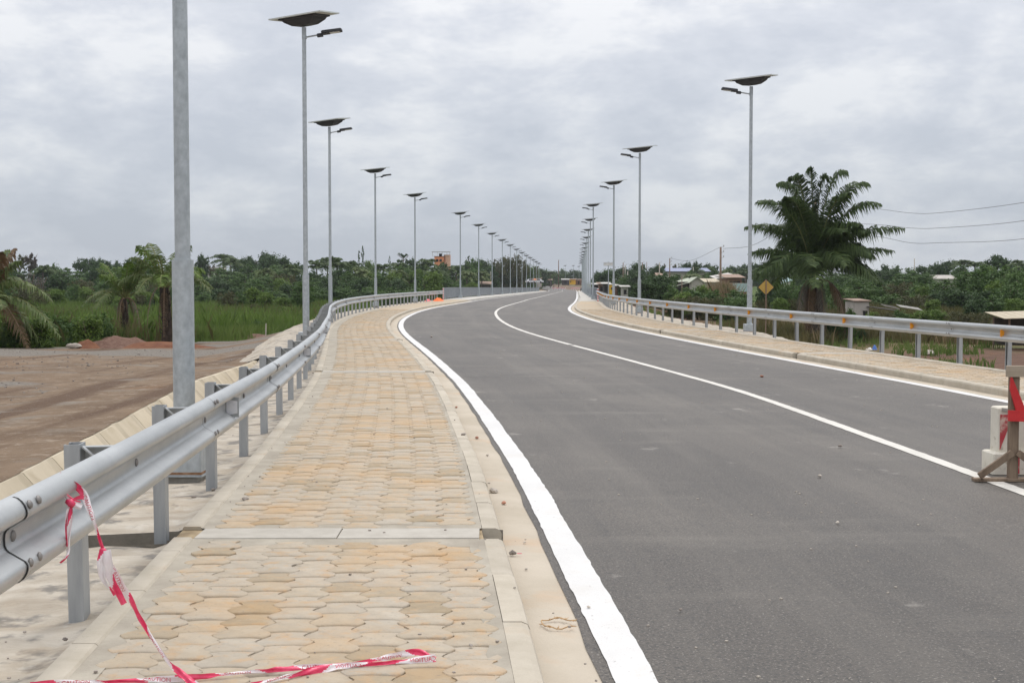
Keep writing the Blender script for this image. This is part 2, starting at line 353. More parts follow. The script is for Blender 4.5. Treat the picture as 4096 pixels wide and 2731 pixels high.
M['carwhite'] = mk('car_paint', (0.62, 0.64, 0.66), None, rough=0.3, spec=0.5)
M['glass'] = mk('car_glass', (0.03, 0.035, 0.04), None, rough=0.15, spec=0.5)
M['tyre'] = mk('tyre', (0.02, 0.02, 0.02), None, rough=0.9)
M['bark'] = mk('bark', (0.10, 0.075, 0.055), (0.17, 0.13, 0.10), 5, 0.95, 0.02, 12, stretch=(2, 2, 0.4), rnd=0.15)
M['palmbark'] = mk('palm_trunk', (0.028, 0.021, 0.017), (0.07, 0.05, 0.038), 7, 0.95, 0.03, 14)
M['petiole'] = mk('dry_petiole', (0.20, 0.125, 0.08), (0.30, 0.21, 0.15), 6, 0.9)
M['rachis'] = mk('green_rachis', (0.16, 0.165, 0.06), (0.20, 0.21, 0.08), 6, 0.7)
def leafmat(name, cols, trans=0.28, rough=0.6):
    return mk(name, (1.0, 1.0, 1.0), (0.72, 0.78, 0.70), 0.22, rough, spec=0.25, tint=cols, trans=trans)
M['leaf_dark'] = leafmat('leaves_dark', ((0.040, 0.074, 0.030), (0.064, 0.108, 0.040), (0.095, 0.148, 0.052)))
M['leaf_mid'] = leafmat('leaves_mid', ((0.058, 0.108, 0.032), (0.094, 0.160, 0.046), (0.14, 0.215, 0.062)))
M['leaf_light'] = leafmat('leaves_light', ((0.09, 0.145, 0.03), (0.14, 0.21, 0.042), (0.19, 0.265, 0.066)))
M['leaf_olive'] = leafmat('leaves_olive', ((0.07, 0.08, 0.032), (0.10, 0.10, 0.042), (0.13, 0.12, 0.055)))
M['leaf_red'] = leafmat('leaves_reddish', ((0.07, 0.055, 0.045), (0.10, 0.075, 0.06), (0.08, 0.08, 0.05)))
M['twig'] = leafmat('bare_twigs', ((0.12, 0.11, 0.10), (0.17, 0.155, 0.14), (0.2, 0.185, 0.17)), trans=0.05)
M['palm_leaf'] = leafmat('palm_leaflets', ((0.050, 0.082, 0.028), (0.078, 0.120, 0.038), (0.115, 0.165, 0.052)), rough=0.5)
M['palm_leaf2'] = leafmat('palm_leaflets_pale', ((0.095, 0.14, 0.045), (0.13, 0.175, 0.055), (0.17, 0.19, 0.08)), rough=0.5)
M['palm_dry'] = leafmat('dry_palm_leaflets', ((0.13, 0.075, 0.04), (0.18, 0.11, 0.06), (0.15, 0.11, 0.06)), trans=0.1)
M['palm_grey'] = leafmat('grey_palm_leaflets', ((0.16, 0.135, 0.11), (0.2, 0.17, 0.14), (0.13, 0.11, 0.09)), trans=0.1)
M['grass'] = leafmat('grass_blades', ((0.085, 0.135, 0.03), (0.13, 0.19, 0.045), (0.20, 0.235, 0.075)), trans=0.3)
M['weed'] = leafmat('dry_weeds', ((0.12, 0.12, 0.04), (0.16, 0.13, 0.06), (0.085, 0.115, 0.03)), trans=0.2)
M['straw_g'] = leafmat('straw_grass', ((0.24, 0.17, 0.09), (0.30, 0.22, 0.13), (0.2, 0.15, 0.08)), trans=0.2)

# ------------------------------------------------------------------ road geometry: every line of the road is X as a function of Y
GY = np.arange(-14, 700, 0.5)
def curve(pts):
    ys, xs = zip(*pts); raw = np.interp(GY, ys, xs)
    def sm(a, sig):
        k = np.arange(-int(4 * sig / 0.5), int(4 * sig / 0.5) + 1) * 0.5; w = np.exp(-0.5 * (k / sig) ** 2); w /= w.sum()
        return np.convolve(np.pad(a, len(k) // 2, mode='reflect', reflect_type='odd'), w, 'valid')
    a, b, c = sm(raw, 1.0), sm(raw, 3.0), sm(raw, 7.0)
    t1 = np.clip((GY - 16) / 20, 0, 1); t2 = np.clip((GY - 50) / 40, 0, 1)
    v = a * (1 - t1) + b * t1; v = v * (1 - t2) + c * t2
    return lambda y, v=v: np.interp(y, GY, v)
LL = curve([(-14, 1.45), (0, 0.75), (5.5, 0.45), (5.9, 0.42), (6.5, 0.39), (7.3, 0.33), (8.3, 0.26), (9.3, 0.20), (10.6, 0.11), (12.3, -0.01), (13.9, -0.17), (16.2, -0.37), (19.2, -0.66),
            (22.7, -1.02), (27.2, -1.59), (33.1, -2.35), (37.9, -3.04), (44.1, -3.89), (50, -4.53), (56.7, -5.08), (62.5, -5.36), (71.7, -5.61), (82, -5.58), (94.8, -5.0), (108.9, -4.1),
            (128, -3.0), (150, -1.87), (412, 11.6), (440, 12.9), (470, 13.4), (520, 12.0), (600, 6.0), (700, -3)])
LWB = curve([(-14, 4.0), (10, 4.19), (20.4, 4.62), (27.4, 4.55), (36, 4.5), (45, 4.45), (60, 4.6), (76, 4.62), (113, 4.68), (150, 4.75), (700, 4.75)])
RWB = curve([(-14, 7.4), (18.6, 8.10), (24.6, 8.15), (32, 8.27), (40.6, 8.5), (49.4, 8.72), (56.4, 8.76), (67.8, 8.95), (75, 9.05), (82.5, 9.2), (99, 9.5), (150, 9.6), (700, 9.6)])
CC = lambda y: LL(y) + LWB(y)
RR = lambda y: LL(y) + RWB(y)            # centre of the right edge line
ZYp = [-14, 15, 35, 60, 85, 105, 128, 405, 440, 500, 560, 630, 700]; ZZp = [0, 0, .08, .26, .37, .44, .55, .55, .72, 1.0, 2.0, 3.3, 4.0]
zs_raw = np.interp(GY, ZYp, ZZp); _k = np.ones(17) / 17
zs_sm = np.convolve(np.pad(zs_raw, 8, mode='edge'), _k, 'valid')
zs = lambda y: np.interp(y, GY, zs_sm)
KERB = 0.13
zr = lambda y: zs(y) - KERB                # carriageway level
KO = lambda y: LL(y) - 0.33                # left kerb, road side edge of its top
SO = lambda y: LL(y) + np.interp(y, [5, 11, 31, 60, 85, 118], [-2.42, -2.49, -2.59, -2.62, -2.62, -2.86])   # outer edge of the left sidewalk
POSTL = lambda y: LL(y) + np.interp(y, [5, 25, 60, 85, 118], [-2.54, -2.68, -2.76, -2.74, -3.0])
KOR = lambda y: RR(y) + 0.36
ROs = lambda y: RR(y) + np.interp(y, [0, 60, 85, 100, 108], [2.42, 2.40, 2.34, 2.2, 1.95])
POSTR = lambda y: RR(y) + np.interp(y, [0, 60, 90, 100, 112], [2.60, 2.58, 2.5, 2.38, 2.15])
BR0, BR1 = 116.0, 412.0                      # bridge
ys_fine = np.concatenate([np.arange(-10, 60, 0.5), np.arange(60, 130, 1.5), np.arange(130, 412, 6), np.arange(412, 660, 8)])
def yrange(a, b):
    y = ys_fine[(ys_fine > a + 0.05) & (ys_fine < b - 0.05)]
    return np.concatenate([[a], y, [b]])

def sweep(mb, fx, prof, a, b, closed=False, cap=False, fz=zs, ys=None):
    """profile [(dx, dz)] swept along a road line"""
    ys = yrange(a, b) if ys is None else ys; n = len(prof); vs = []; fs = []
    for y in ys:
        x0, z0 = float(fx(y)), float(fz(y))
        vs += [(x0 + dx, y, z0 + dz) for dx, dz in prof]
    m = n if closed else n - 1
    for k in range(len(ys) - 1):
        for i in range(m):
            j = (i + 1) % n
            fs.append((k * n + i, k * n + j, (k + 1) * n + j, (k + 1) * n + i))
    if cap and closed:
        fs.append(tuple(reversed(range(n)))); fs.append(tuple(range((len(ys) - 1) * n, len(ys) * n)))
    mb.add(vs, fs); return mb
def sheet(mb, f1, f2, dz, a, b, nx=2, fz=zs):
    ys = yrange(a, b); vs = []; fs = []
    for y in ys:
        for i in range(nx):
            t = i / (nx - 1); vs.append((float(f1(y)) * (1 - t) + float(f2(y)) * t, y, float(fz(y)) + dz))
    for k in range(len(ys) - 1):
        for i in range(nx - 1):
            fs.append((k * nx + i, k * nx + i + 1, (k + 1) * nx + i + 1, (k + 1) * nx + i))
    mb.add(vs, fs); return mb

# ------------------------------------------------------------------ terrain
def vnoise(x, y, s, seed=0):
    """smooth value noise, vectorised"""
    x = np.asarray(x, float) / s + 1000 + seed * 17.3; y = np.asarray(y, float) / s + 1000 + seed * 9.1
    xi, yi = np.floor(x).astype(int), np.floor(y).astype(int); fx, fy = x - xi, y - yi
    fx = fx * fx * (3 - 2 * fx); fy = fy * fy * (3 - 2 * fy)
    def h(a, b):
        n = np.sin(a * 127.1 + b * 311.7 + seed * 74.7) * 43758.5453; return n - np.floor(n)
    return (h(xi, yi) * (1 - fx) + h(xi + 1, yi) * fx) * (1 - fy) + (h(xi, yi + 1) * (1 - fx) + h(xi + 1, yi + 1) * fx) * fy
def sstep(a, b, x): t = np.clip((x - a) / (b - a), 0, 1); return t * t * (3 - 2 * t)
def lot_border(X): return np.interp(X, [-60, -19, -10, -5], [40, 45, 62, 70])
def ground_z(X, Y):
    X = np.asarray(X, float); Y = np.asarray(Y, float)
    so, ro = SO(Y), ROs(Y); zc = zs(Y)
    left = X < (so + ro) / 2
    # side levels
    zl = np.interp(Y, [-30, 10, 20, 45, 62, 80, 160, 240, 330, 500, 700, 1600], [-.15, -.15, -.22, -.6, -.9, -1.2, -1.2, -.6, 1.0, 4.5, 6, 8])
    fld = sstep(0, 9, Y - lot_border(X)); zl = zl * (1 - fld) + fld * np.minimum(zl, np.interp(Y, [0, 60, 160, 200], [-.8, -1.2, -1.2, 9]))
    zl = np.where(Y > 180, np.interp(Y, [180, 240, 330, 500, 700, 1600], [-1.2, -.6, 1.0, 4.5, 6, 8]), zl)
    zrg = np.interp(Y, [-30, 20, 45, 76, 110, 180, 260, 400, 700, 1600], [-1.2, -1.4, -1.5, -1.5, -.8, .2, .8, 1.4, 2, 3])
    zrg = zrg + np.interp(X - ro, [0, 14, 30, 60, 120], [0, 0, .35, .9, 2.2]) * sstep(50, 110, Y)
    dl = so - X; dr = X - ro
    inb = sstep(118, 132, Y) * (1 - sstep(404, 420, Y))
    far = sstep(404, 440, Y)
    # embankment profiles
    apr = 1.32
    prof_l = np.where(dl < apr, zc - .30, 0)
    slope_run = np.interp(Y, [0, 28, 34, 60, 110], [.62, .62, 2.2, 3.4, 4.2])
    ditch = 1 - sstep(28, 32, Y)
    t = np.clip((dl - apr) / slope_run, 0, 1)
    zl_eff = zl
    lz = (zc - .30) * (1 - t) + zl_eff * t
    dz = np.interp(dl, [0, apr, 1.7, 2.6, 2.9], [-.3, -.3, -.85, -.85, -.30])
    lz_d = np.where(dl < 2.9, dz + 0 * dl, zl_eff)
    lz = lz * (1 - ditch) + lz_d * ditch
    aprR = np.interp(Y, [0, 36, 44, 110], [.42, .42, 1.5, 2.2])
    tr = np.clip((dr - aprR) / np.interp(Y, [0, 60, 110], [3.0, 3.4, 4.5]), 0, 1)
    rz = (zc - .28) * (1 - tr) + zrg * tr
    z = np.where(left, np.where(dl < 0, zc - .34, lz), np.where(dr < 0, zc - .34, rz))
    # valley under the bridge
    dist = np.where(left, dl, dr)
    val = np.where(left, np.minimum(zl, -1.2 - .6 * sstep(0, 10, -np.abs(Y - 260) + 120)), -1.6)
    zval = np.where(dist < 14, val * (1 - sstep(4, 14, dist)) + np.where(left, zl, zrg) * sstep(4, 14, dist), np.where(left, zl, zrg))
    zval = np.minimum(zval, np.where(dist < 14, zc - 1.3, 99))
    z = z * (1 - inb) + zval * inb
    # far approach embankment blends to side level
    zf = np.where(dist < 1.5, zc - .34, (zc - .34) * (1 - sstep(1.5, 14, dist)) + np.where(left, np.maximum(zl, zc - .5), np.maximum(zrg, zc - .5)) * sstep(1.5, 14, dist))
    z = z * (1 - far) + np.where(Y > 404, zf, 0) * far
    # roughness away from the road
    rough = sstep(2.4, 6, dist)
    z = z + rough * ((vnoise(X, Y, 2.3, 1) - .5) * .10 + (vnoise(X, Y, 9, 2) - .5) * .22 + (vnoise(X, Y, 45, 3) - .5) * 1.0 * sstep(90, 250, Y))
    return z
def gz(x, y): return float(ground_z(np.array([x]), np.array([y]))[0])

gx = np.concatenate([-np.geomspace(1500, 46, 34), np.arange(-45, -16, 1.0), np.arange(-16, 14, 0.4), np.arange(14, 45, 1.0), np.geomspace(46, 1500, 34)])
gy = np.concatenate([np.arange(-30, 2, 3.0), np.arange(2, 70, 0.7), np.arange(70, 150, 1.6), np.arange(150, 460, 6), np.geomspace(460, 3500, 30)])
GXX, GYY = np.meshgrid(gx, gy); GZZ = ground_z(GXX, GYY)
nxg, nyg = len(gx), len(gy)
gv = np.stack([GXX.ravel(), GYY.ravel(), GZZ.ravel()], 1)
idx = np.arange(nxg * nyg).reshape(nyg, nxg)
gf = np.stack([idx[:-1, :-1].ravel(), idx[:-1, 1:].ravel(), idx[1:, 1:].ravel(), idx[1:, :-1].ravel()], 1)
me = bpy.data.meshes.new('ground'); me.from_pydata(gv.tolist(), [], gf.tolist())
me.polygons.foreach_set('use_smooth', [True] * len(me.polygons))
# soil cover weights per vertex: bare earth (r), gravel (g), dry ground (b)
so_, ro_ = SO(gv[:, 1]), ROs(gv[:, 1])
nb = vnoise(gv[:, 0], gv[:, 1], 5, 5) * .6 + vnoise(gv[:, 0], gv[:, 1], 1.7, 6) * .4
bord = lot_border(gv[:, 0]) - gv[:, 1] + (nb - .5) * 3.0
lot = (gv[:, 0] < so_ - .5) * sstep(-.6, .8, bord)
dr_ = gv[:, 0] - ro_
bankr = (dr_ > 0) * sstep(68, 54, gv[:, 1] + (nb - .5) * 22) * sstep(34, 22, dr_ + (nb - .5) * 10)
rdirt = (dr_ > 0) * sstep(80, 95, gv[:, 1]) * sstep(230, 120, gv[:, 1]) * sstep(13, 6, dr_ + (nb - .5) * 5)
farroad = sstep(404, 420, gv[:, 1]) * sstep(40, 16, np.abs(gv[:, 0] - CC(gv[:, 1])))
w_dirt = np.clip(np.maximum.reduce([lot, bankr, rdirt, farroad]), 0, 1)
w_grav = np.clip(lot * sstep(.34, .66, .5 * vnoise(gv[:, 0] * .6, gv[:, 1], 4.5, 8) + .5 * vnoise(gv[:, 0], gv[:, 1], 1.8, 12) + .34 * sstep(33, 44, gv[:, 1]) - .30), 0, 1)
w_dry = np.clip((dr_ > 0) * sstep(.42, .6, vnoise(gv[:, 0], gv[:, 1], 12, 9)) * sstep(200, 70, gv[:, 1]), 0, 1)
ca = me.color_attributes.new('cover', 'FLOAT_COLOR', 'POINT')
ca.data.foreach_set('color', np.stack([w_dirt, w_grav, w_dry, np.clip(np.maximum(bankr, rdirt), 0, 1)], 1).astype(np.float32).ravel())
def ground_mat():
    m = bpy.data.materials.new('ground_cover'); m.use_nodes = True; t = m.node_tree; t.nodes.clear(); L = t.links.new
    def nd(ty, **k):
        n = t.nodes.new(ty)
        for a, b in k.items(): setattr(n, a, b)
        return n
    out = nd('ShaderNodeOutputMaterial'); bs = nd('ShaderNodeBsdfPrincipled'); L(bs.outputs[0], out.inputs[0])
    bs.inputs['Roughness'].default_value = 0.95; bs.inputs['Specular IOR Level'].default_value = 0.15
    pos = nd('ShaderNodeNewGeometry').outputs['Position']
    at_ = nd('ShaderNodeAttribute', attribute_name='cover'); sp = nd('ShaderNodeSeparateColor'); L(at_.outputs['Color'], sp.inputs[0])
    def noise(sc, de=6, st=None):
        v = pos
        if st: mp = nd('ShaderNodeMapping'); mp.inputs['Scale'].default_value = st; L(pos, mp.inputs[0]); v = mp.outputs[0]
        n = nd('ShaderNodeTexNoise'); n.inputs['Scale'].default_value = sc; n.inputs['Detail'].default_value = de; n.inputs['Roughness'].default_value = .62; L(v, n.inputs['Vector']); return n.outputs['Fac']
    def mr(f, a, b):
        n = nd('ShaderNodeMapRange'); L(f, n.inputs['Value']); n.inputs['From Min'].default_value = a; n.inputs['From Max'].default_value = b; return n.outputs[0]
    def mixc(f, a, b):
        n = nd('ShaderNodeMix', data_type='RGBA')
        if isinstance(f, float): n.inputs['Factor'].default_value = f
        else: L(f, n.inputs['Factor'])
        for key, v in (('A', a), ('B', b)):
            if isinstance(v, tuple): n.inputs[key].default_value = (*v, 1)
            else: L(v, n.inputs[key])
        return n.outputs['Result']
    grass = mixc(mr(noise(.5), .35, .65), (0.055, 0.092, 0.024), (0.09, 0.135, 0.036))
    grass = mixc(mr(noise(.12), .5, .7), grass, (0.11, 0.12, 0.045))
    dry = mixc(mr(noise(.9), .35, .65), (0.10, 0.085, 0.035), (0.16, 0.12, 0.06))
    earth = mixc(mr(noise(1.1), .3, .7), (0.13, 0.09, 0.06), (0.225, 0.163, 0.11))
    earth = mixc(mr(noise(.33, 5, (1, .45, 1)), .52, .68), earth, (0.20, 0.115, 0.062))
    earth = mixc(mr(noise(3.5), .56, .7), earth, (0.30, 0.24, 0.18))
    grav = mixc(mr(noise(14, 5), .35, .65), (0.13, 0.115, 0.097), (0.235, 0.21, 0.18))
    mpr = nd('ShaderNodeMapping'); mpr.inputs['Rotation'].default_value = (0, 0, -.32); mpr.inputs['Scale'].default_value = (1.3, .09, 1); L(pos, mpr.inputs[0])
    nr = nd('ShaderNodeTexNoise'); nr.inputs['Scale'].default_value = 1.0; nr.inputs['Detail'].default_value = 4; L(mpr.outputs[0], nr.inputs['Vector'])
    earth = mixc(mr(nr.outputs['Fac'], .52, .62), earth, (0.115, 0.075, 0.05)); earth = mixc(mr(noise(.8, 6), .55, .7), earth, (0.22, 0.19, 0.155))
    bank = mixc(mr(noise(1.4), .35, .65), (0.085, 0.05, 0.036), (0.15, 0.085, 0.056)); bank = mixc(mr(noise(.5), .55, .7), bank, (0.19, 0.075, 0.038)); earth = mixc(at_.outputs['Alpha'], earth, bank)
    pile = mr(noise(26, 3), .62, .68)
    c = mixc(sp.outputs[2], grass, dry)
    c = mixc(sp.outputs[0], c, earth)
    ga = nd('ShaderNodeMath', operation='ADD'); L(sp.outputs[1], ga.inputs[0]); L(noise(2.2, 8, (1, .6, 1)), ga.inputs[1])
    c = mixc(mr(ga.outputs[0], .78, 1.12), c, grav)
    mu = nd('ShaderNodeMath', operation='MULTIPLY'); L(pile, mu.inputs[0]); L(sp.outputs[0], mu.inputs[1])
    m2 = nd('ShaderNodeMath', operation='MULTIPLY'); L(mu.outputs[0], m2.inputs[0]); m2.inputs[1].default_value = .55
    c = mixc(m2.outputs[0], c, (0.36, 0.32, 0.28))
    L(c, bs.inputs['Base Color'])
    bp = nd('ShaderNodeBump'); bp.inputs['Distance'].default_value = .05; bp.inputs['Strength'].default_value = 1
    L(noise(7, 8), bp.inputs['Height']); L(bp.outputs[0], bs.inputs['Normal'])
    return m
GMAT = ground_mat(); me.materials.append(GMAT)
tag(link(bpy.data.objects.new('ground', me)), kind='structure', label='earth, gravel and grass ground beside the road')

# ------------------------------------------------------------------ carriageway, gutters, markings
mb = MB(); sheet(mb, lambda y: LL(y) - .05 + .012 * np.sin(y * 7.1) * np.sin(y * 2.3), lambda y: RR(y) + .13, 0, -10, 655, nx=9, fz=zr)
road = mb.build('road', M['asphalt']); _co = np.array(mb.v); _la = road.data.attributes.new('lane', 'FLOAT_VECTOR', 'POINT')
_la.data.foreach_set('vector', np.stack([_co[:, 0] - LL(_co[:, 1]), _co[:, 1], 0 * _co[:, 0]], 1).astype(np.float32).ravel())
tag(road, kind='structure', label='fresh grey asphalt carriageway curving towards the bridge')
def line(name, f, w, a, b, m, label):
    mb = MB(); ys = np.concatenate([np.arange(a, min(b, 40), .06), yrange(max(a, min(b, 40)), b)]) if a < 40 else yrange(a, b); vs = []
    for y in ys:
        j1 = (float(vnoise(y, 1.1, .11, 5)) - .5) * .012 + (float(vnoise(y, 4.1, .7, 6)) - .5) * .014; j2 = (float(vnoise(y, 7.1, .11, 7)) - .5) * .012 + (float(vnoise(y, 9.1, .7, 8)) - .5) * .014
        vs += [(float(f(y)) - w / 2 + j1, y, float(zr(y)) + .005), (float(f(y)) + w / 2 + j2, y, float(zr(y)) + .005)]
    mb.add(vs, [(2 * k, 2 * k + 1, 2 * k + 3, 2 * k + 2) for k in range(len(ys) - 1)])
    return tag(mb.build(name, m), kind='structure', label=label)
line('edge_line', lambda y: LL(y) + .10, .20, -10, 455, M['paint'], 'broad white line along the left edge of the road')
line('edge_line', RR, .20, -10, 455, M['paint'], 'white line along the right edge of the road')
line('centre_line', CC, .15, -10, 36.05, M['cpaint'], 'near run of the white centre line, up to its small gap')
line('centre_line', CC, .15, 36.35, 455, M['cpaint'], 'far run of the white centre line, beyond its small gap')
for y_, w_, c_, lab in ((23.9, .02, 'ajoint', 'dark paving joint across the carriageway'), (27.2, .03, 'pjoint', 'faint pale paving seam across the carriageway')):
    mb = MB(); xs = np.linspace(float(LL(y_)) + .22, float(CC(y_)) + (3.2 if w_ < .025 else .6), 40); vs = []
    for x in xs: j = (float(vnoise(x, y_, .3, 3)) - .5) * .03; vs += [(x, y_ + j - w_ / 2, float(zr(y_)) + .004), (x, y_ + j + w_ / 2 * (.4 + float(vnoise(x, 2, .2, 4))), float(zr(y_)) + .004)]
    mb.add(vs, [(2 * k, 2 * k + 2, 2 * k + 3, 2 * k + 1) for k in range(len(xs) - 1)])
    tag(mb.build('paving_joint', mk('joint_' + c_, (.04, .037, .034) if c_ == 'ajoint' else (.17, .155, .13), None, rough=.8)), kind='structure', label=lab)
mb = MB(); sweep(mb, LL, [(-.04, -.006), (-.14, .002), (-.335, .006)], -10, BR0 + 2, fz=zr)
tag(mb.build('gutter', M['gutter']), kind='structure', label='pale concrete gutter strip beside the left kerb')
mb = MB(); sweep(mb, RR, [(.365, .006), (.22, .002), (.12, -.006)], -10, BR0 + 2, fz=zr)
tag(mb.build('gutter', M['gutter']), kind='structure', label='pale concrete gutter strip beside the right kerb')

# ------------------------------------------------------------------ kerbs, stone by stone
SLABL = [(8.02, 8.37), (23.45, 23.8), (36.6, 36.95)]           # cross drains of the left sidewalk
SLABR = [(29.6, 29.95), (43.6, 43.95)]
def kerb_row(root, f, sgn, a, b, gaps, mat):
    y = a
    while y < b:
        y2 = y + 1.0
        for g0, g1 in gaps:
            if y < g0 < y2 + .25: y2 = g0 if g0 - y > .3 else y2
        g = [g for g in gaps if abs(y - g[0]) < 1e-6]
        if g: y = g[0][1]; continue
        prof = [(0, -.16), (0, -.035), (-.012 * sgn, -.012), (-.04 * sgn, 0), (-.13 * sgn, 0), (-.13 * sgn, -.16)]
        if sgn < 0: prof = prof[::-1]
        dz = random.uniform(-.003, .003); dx = random.uniform(-.003, .003)
        k = MB(); sweep(k, f, [(p + dx, q + dz) for p, q in prof], y + .003, min(y2, b) - .003, closed=True, cap=True,
                        ys=np.array([y + .003, (y + y2) / 2, min(y2, b) - .003]))
        k.build('kerb_stone', mat, root)
        y = y2
kl = tag(empty('kerb', (0, 0, 0)), kind='structure', label='pale concrete kerb of the left sidewalk')
kerb_row(kl, KO, 1, 2.0, BR0, SLABL, M['kerb'])
kr = tag(empty('kerb', (0, 0, 0)), kind='structure', label='pale concrete kerb of the right sidewalk')
kerb_row(kr, KOR, -1, 8.0, 108.0, SLABR, M['kerb'])

# ------------------------------------------------------------------ sidewalks: bed, edging, interlocking pavers, drain slabs
PU, PV = .212, .222
def paver_rings(npt, jit):
    """one interlocking fish-tail paver: outline as (u, v), v up the path"""
    a = .031; pts = []
    wv = lambda v: PU / 2 + a * (math.cos(6.2832 * (v / PV - .27)) * .45 + .55 * (1 - abs(((v / PV - .27 + .5) % 1.0) - .5) * 4))
    c = .020
    nb_, ns_ = (4, 7) if npt else (2, 5)
    for i in range(nb_ + 1):
        t = -1 + 2 * i / nb_; pts.append((t * wv(0), c * (1 - t * t)))
    for i in range(1, ns_ + 1):
        v = PV * i / (ns_ + 1); pts.append((wv(v), v))
    for i in range(nb_ + 1):
        t = 1 - 2 * i / nb_; pts.append((t * wv(PV), PV + c * (1 - t * t)))
    for i in range(ns_, 0, -1):
        v = PV * i / (ns_ + 1); pts.append((-wv(v), v))
    return [(u + random.uniform(-jit, jit), v - PV / 2 + random.uniform(-jit, jit)) for u, v in pts]
def paver_geo(npt=1, jit=.0015):
    o = paver_rings(npt, jit); n = len(o)
    def inset(d):
        r = []
        for i in range(n):
            p0, p1, p2 = o[i - 1], o[i], o[(i + 1) % n]
            tx, ty = p2[0] - p0[0], p2[1] - p0[1]; l = math.hypot(tx, ty) or 1
            r.append((p1[0] - ty / l * d, p1[1] + tx / l * d))
        return r
    A = [(u * .9935, v * .966) for u, v in o]; B = [(u * .990, v * .945) for u, v in o]; C = [(u * .968, v * .875 + .002) for u, v in o]
    rings = [[(u, v, -.03) for u, v in A], [(u, v, -.013 if abs(v) > .07 else -.005) for u, v in A], [(u, v, -.0050 if abs(v) > .07 else -.0015) for u, v in B], [(u, v, 0) for u, v in C]]
    return rings if npt else [rings[0], rings[1], rings[3]]
pmesh = []
for k in range(7):
    q = MB(); q.ti = 0.0; q.loft(paver_geo(1)); q.f.pop(-2); q.t.pop(); q.m.pop()
    me_ = q.mesh('paver', M['paver'], tint=True); autosmooth(me_, 55); pmesh.append(me_)
def lay(root, fstart, sgn, y0, y1, gaps, near_from, ncol=8):
    """rows of pavers along a sidewalk; the nearest 300 in view are single objects"""
    cells = []
    for i in range(ncol):
        off = PU * (i + .5) * sgn
        k = 0
        while True:
            y = y0 + k * PV + (PV / 2 if i % 2 else 0); k += 1
            if y > y1: break
            if any(g0 - .112 < y < g1 + .112 for g0, g1 in gaps): continue
            x = float(fstart(y)) + off
            cells.append((y, x))
    cells.sort()
    vis = [c for c in cells if c[0] >= near_from][:300]; vs_ = set(vis)
    rest = MB(); protos = [paver_geo(1) if q < 0 else paver_geo(0) for q in range(5)]
    for (y, x) in cells:
        ang = -math.atan(float(fstart(y + .3) - fstart(y - .3)) / .6) + random.gauss(0, .012)
        z = float(zs(y)) + random.gauss(0, .0022); tx, ty = random.gauss(-.014, .012), random.gauss(0, .010)
        if (y, x) in vs_:
            inst('paver', random.choice(pmesh), (x + random.gauss(0, .001), y, z), (tx, ty, ang), parent=root)
        else:
            rest.ti = random.random()
            Mx = Euler((tx, ty, ang)).to_matrix()
            rest.loft(random.choice(protos), (x, y, z), Mx)
    o = rest.build('paver', M['paver'], root, tint=True); o['kind'] = 'stuff'; autosmooth(o, 55)
NEARPAV = 75.0
# left sidewalk
PE = lambda y: KO(y) - .13 - np.interp(y, [5, 9, 20], [.05, .065, .055])
swl = MB(); sheet(swl, lambda y: SO(y) + .002, lambda y: KO(y) - .131, -.016, -6, NEARPAV + .2, nx=3)
swl = tag(swl.build('sidewalk', M['sand']), kind='structure', label='left sidewalk of sand coloured interlocking pavers')
mb = MB(); sheet(mb, lambda y: SO(y) + .13, lambda y: KO(y) - .131, -.002, NEARPAV, 126, nx=3); mb.build('far_paving', M['paver_far'], swl)
lay(swl, PE, -1, 2.6, NEARPAV, SLABL, 5.02)
# mortar fillets: kerb side and outer side
def fillet(root, f1, f2, a, b, dz, gaps, wob):
    segs = []; y = a
    for g0, g1 in gaps: segs.append((y, g0)); y = g1
    segs.append((y, b))
    for s0, s1 in segs:
        m_ = MB(); ys = np.arange(s0, s1, .12); ys = np.append(ys, s1); vs = []; fs = []
        for y in ys:
            a1 = float(f1(y)) + wob * (float(vnoise(y, 3.3, .25, 4)) - .5); a2 = float(f2(y))
            for t in (0, .5, 1): vs.append((a1 * (1 - t) + a2 * t, y, float(zs(y)) + dz * (1 if t == .5 else .55) + .002 * (float(vnoise(y * 3, t * 7, .5, 2)) - .5)))
        for k in range(len(ys) - 1):
            for i in range(2): fs.append((k * 3 + i, k * 3 + i + 1, k * 3 + 4 + i, k * 3 + 3 + i))
        m_.add(vs, fs); o = m_.build('mortar_fillet', M['mortar'], root, smooth=True)
fillet(swl, lambda y: PE(y) - .035, lambda y: KO(y) - .131, 2.6, NEARPAV, -.006, SLABL, .05)
fillet(swl, lambda y: SO(y) + .125, lambda y: np.maximum(PE(y) - PU * 8 + .03, SO(y) + .16), 2.6, NEARPAV, -.004, SLABL, .0)
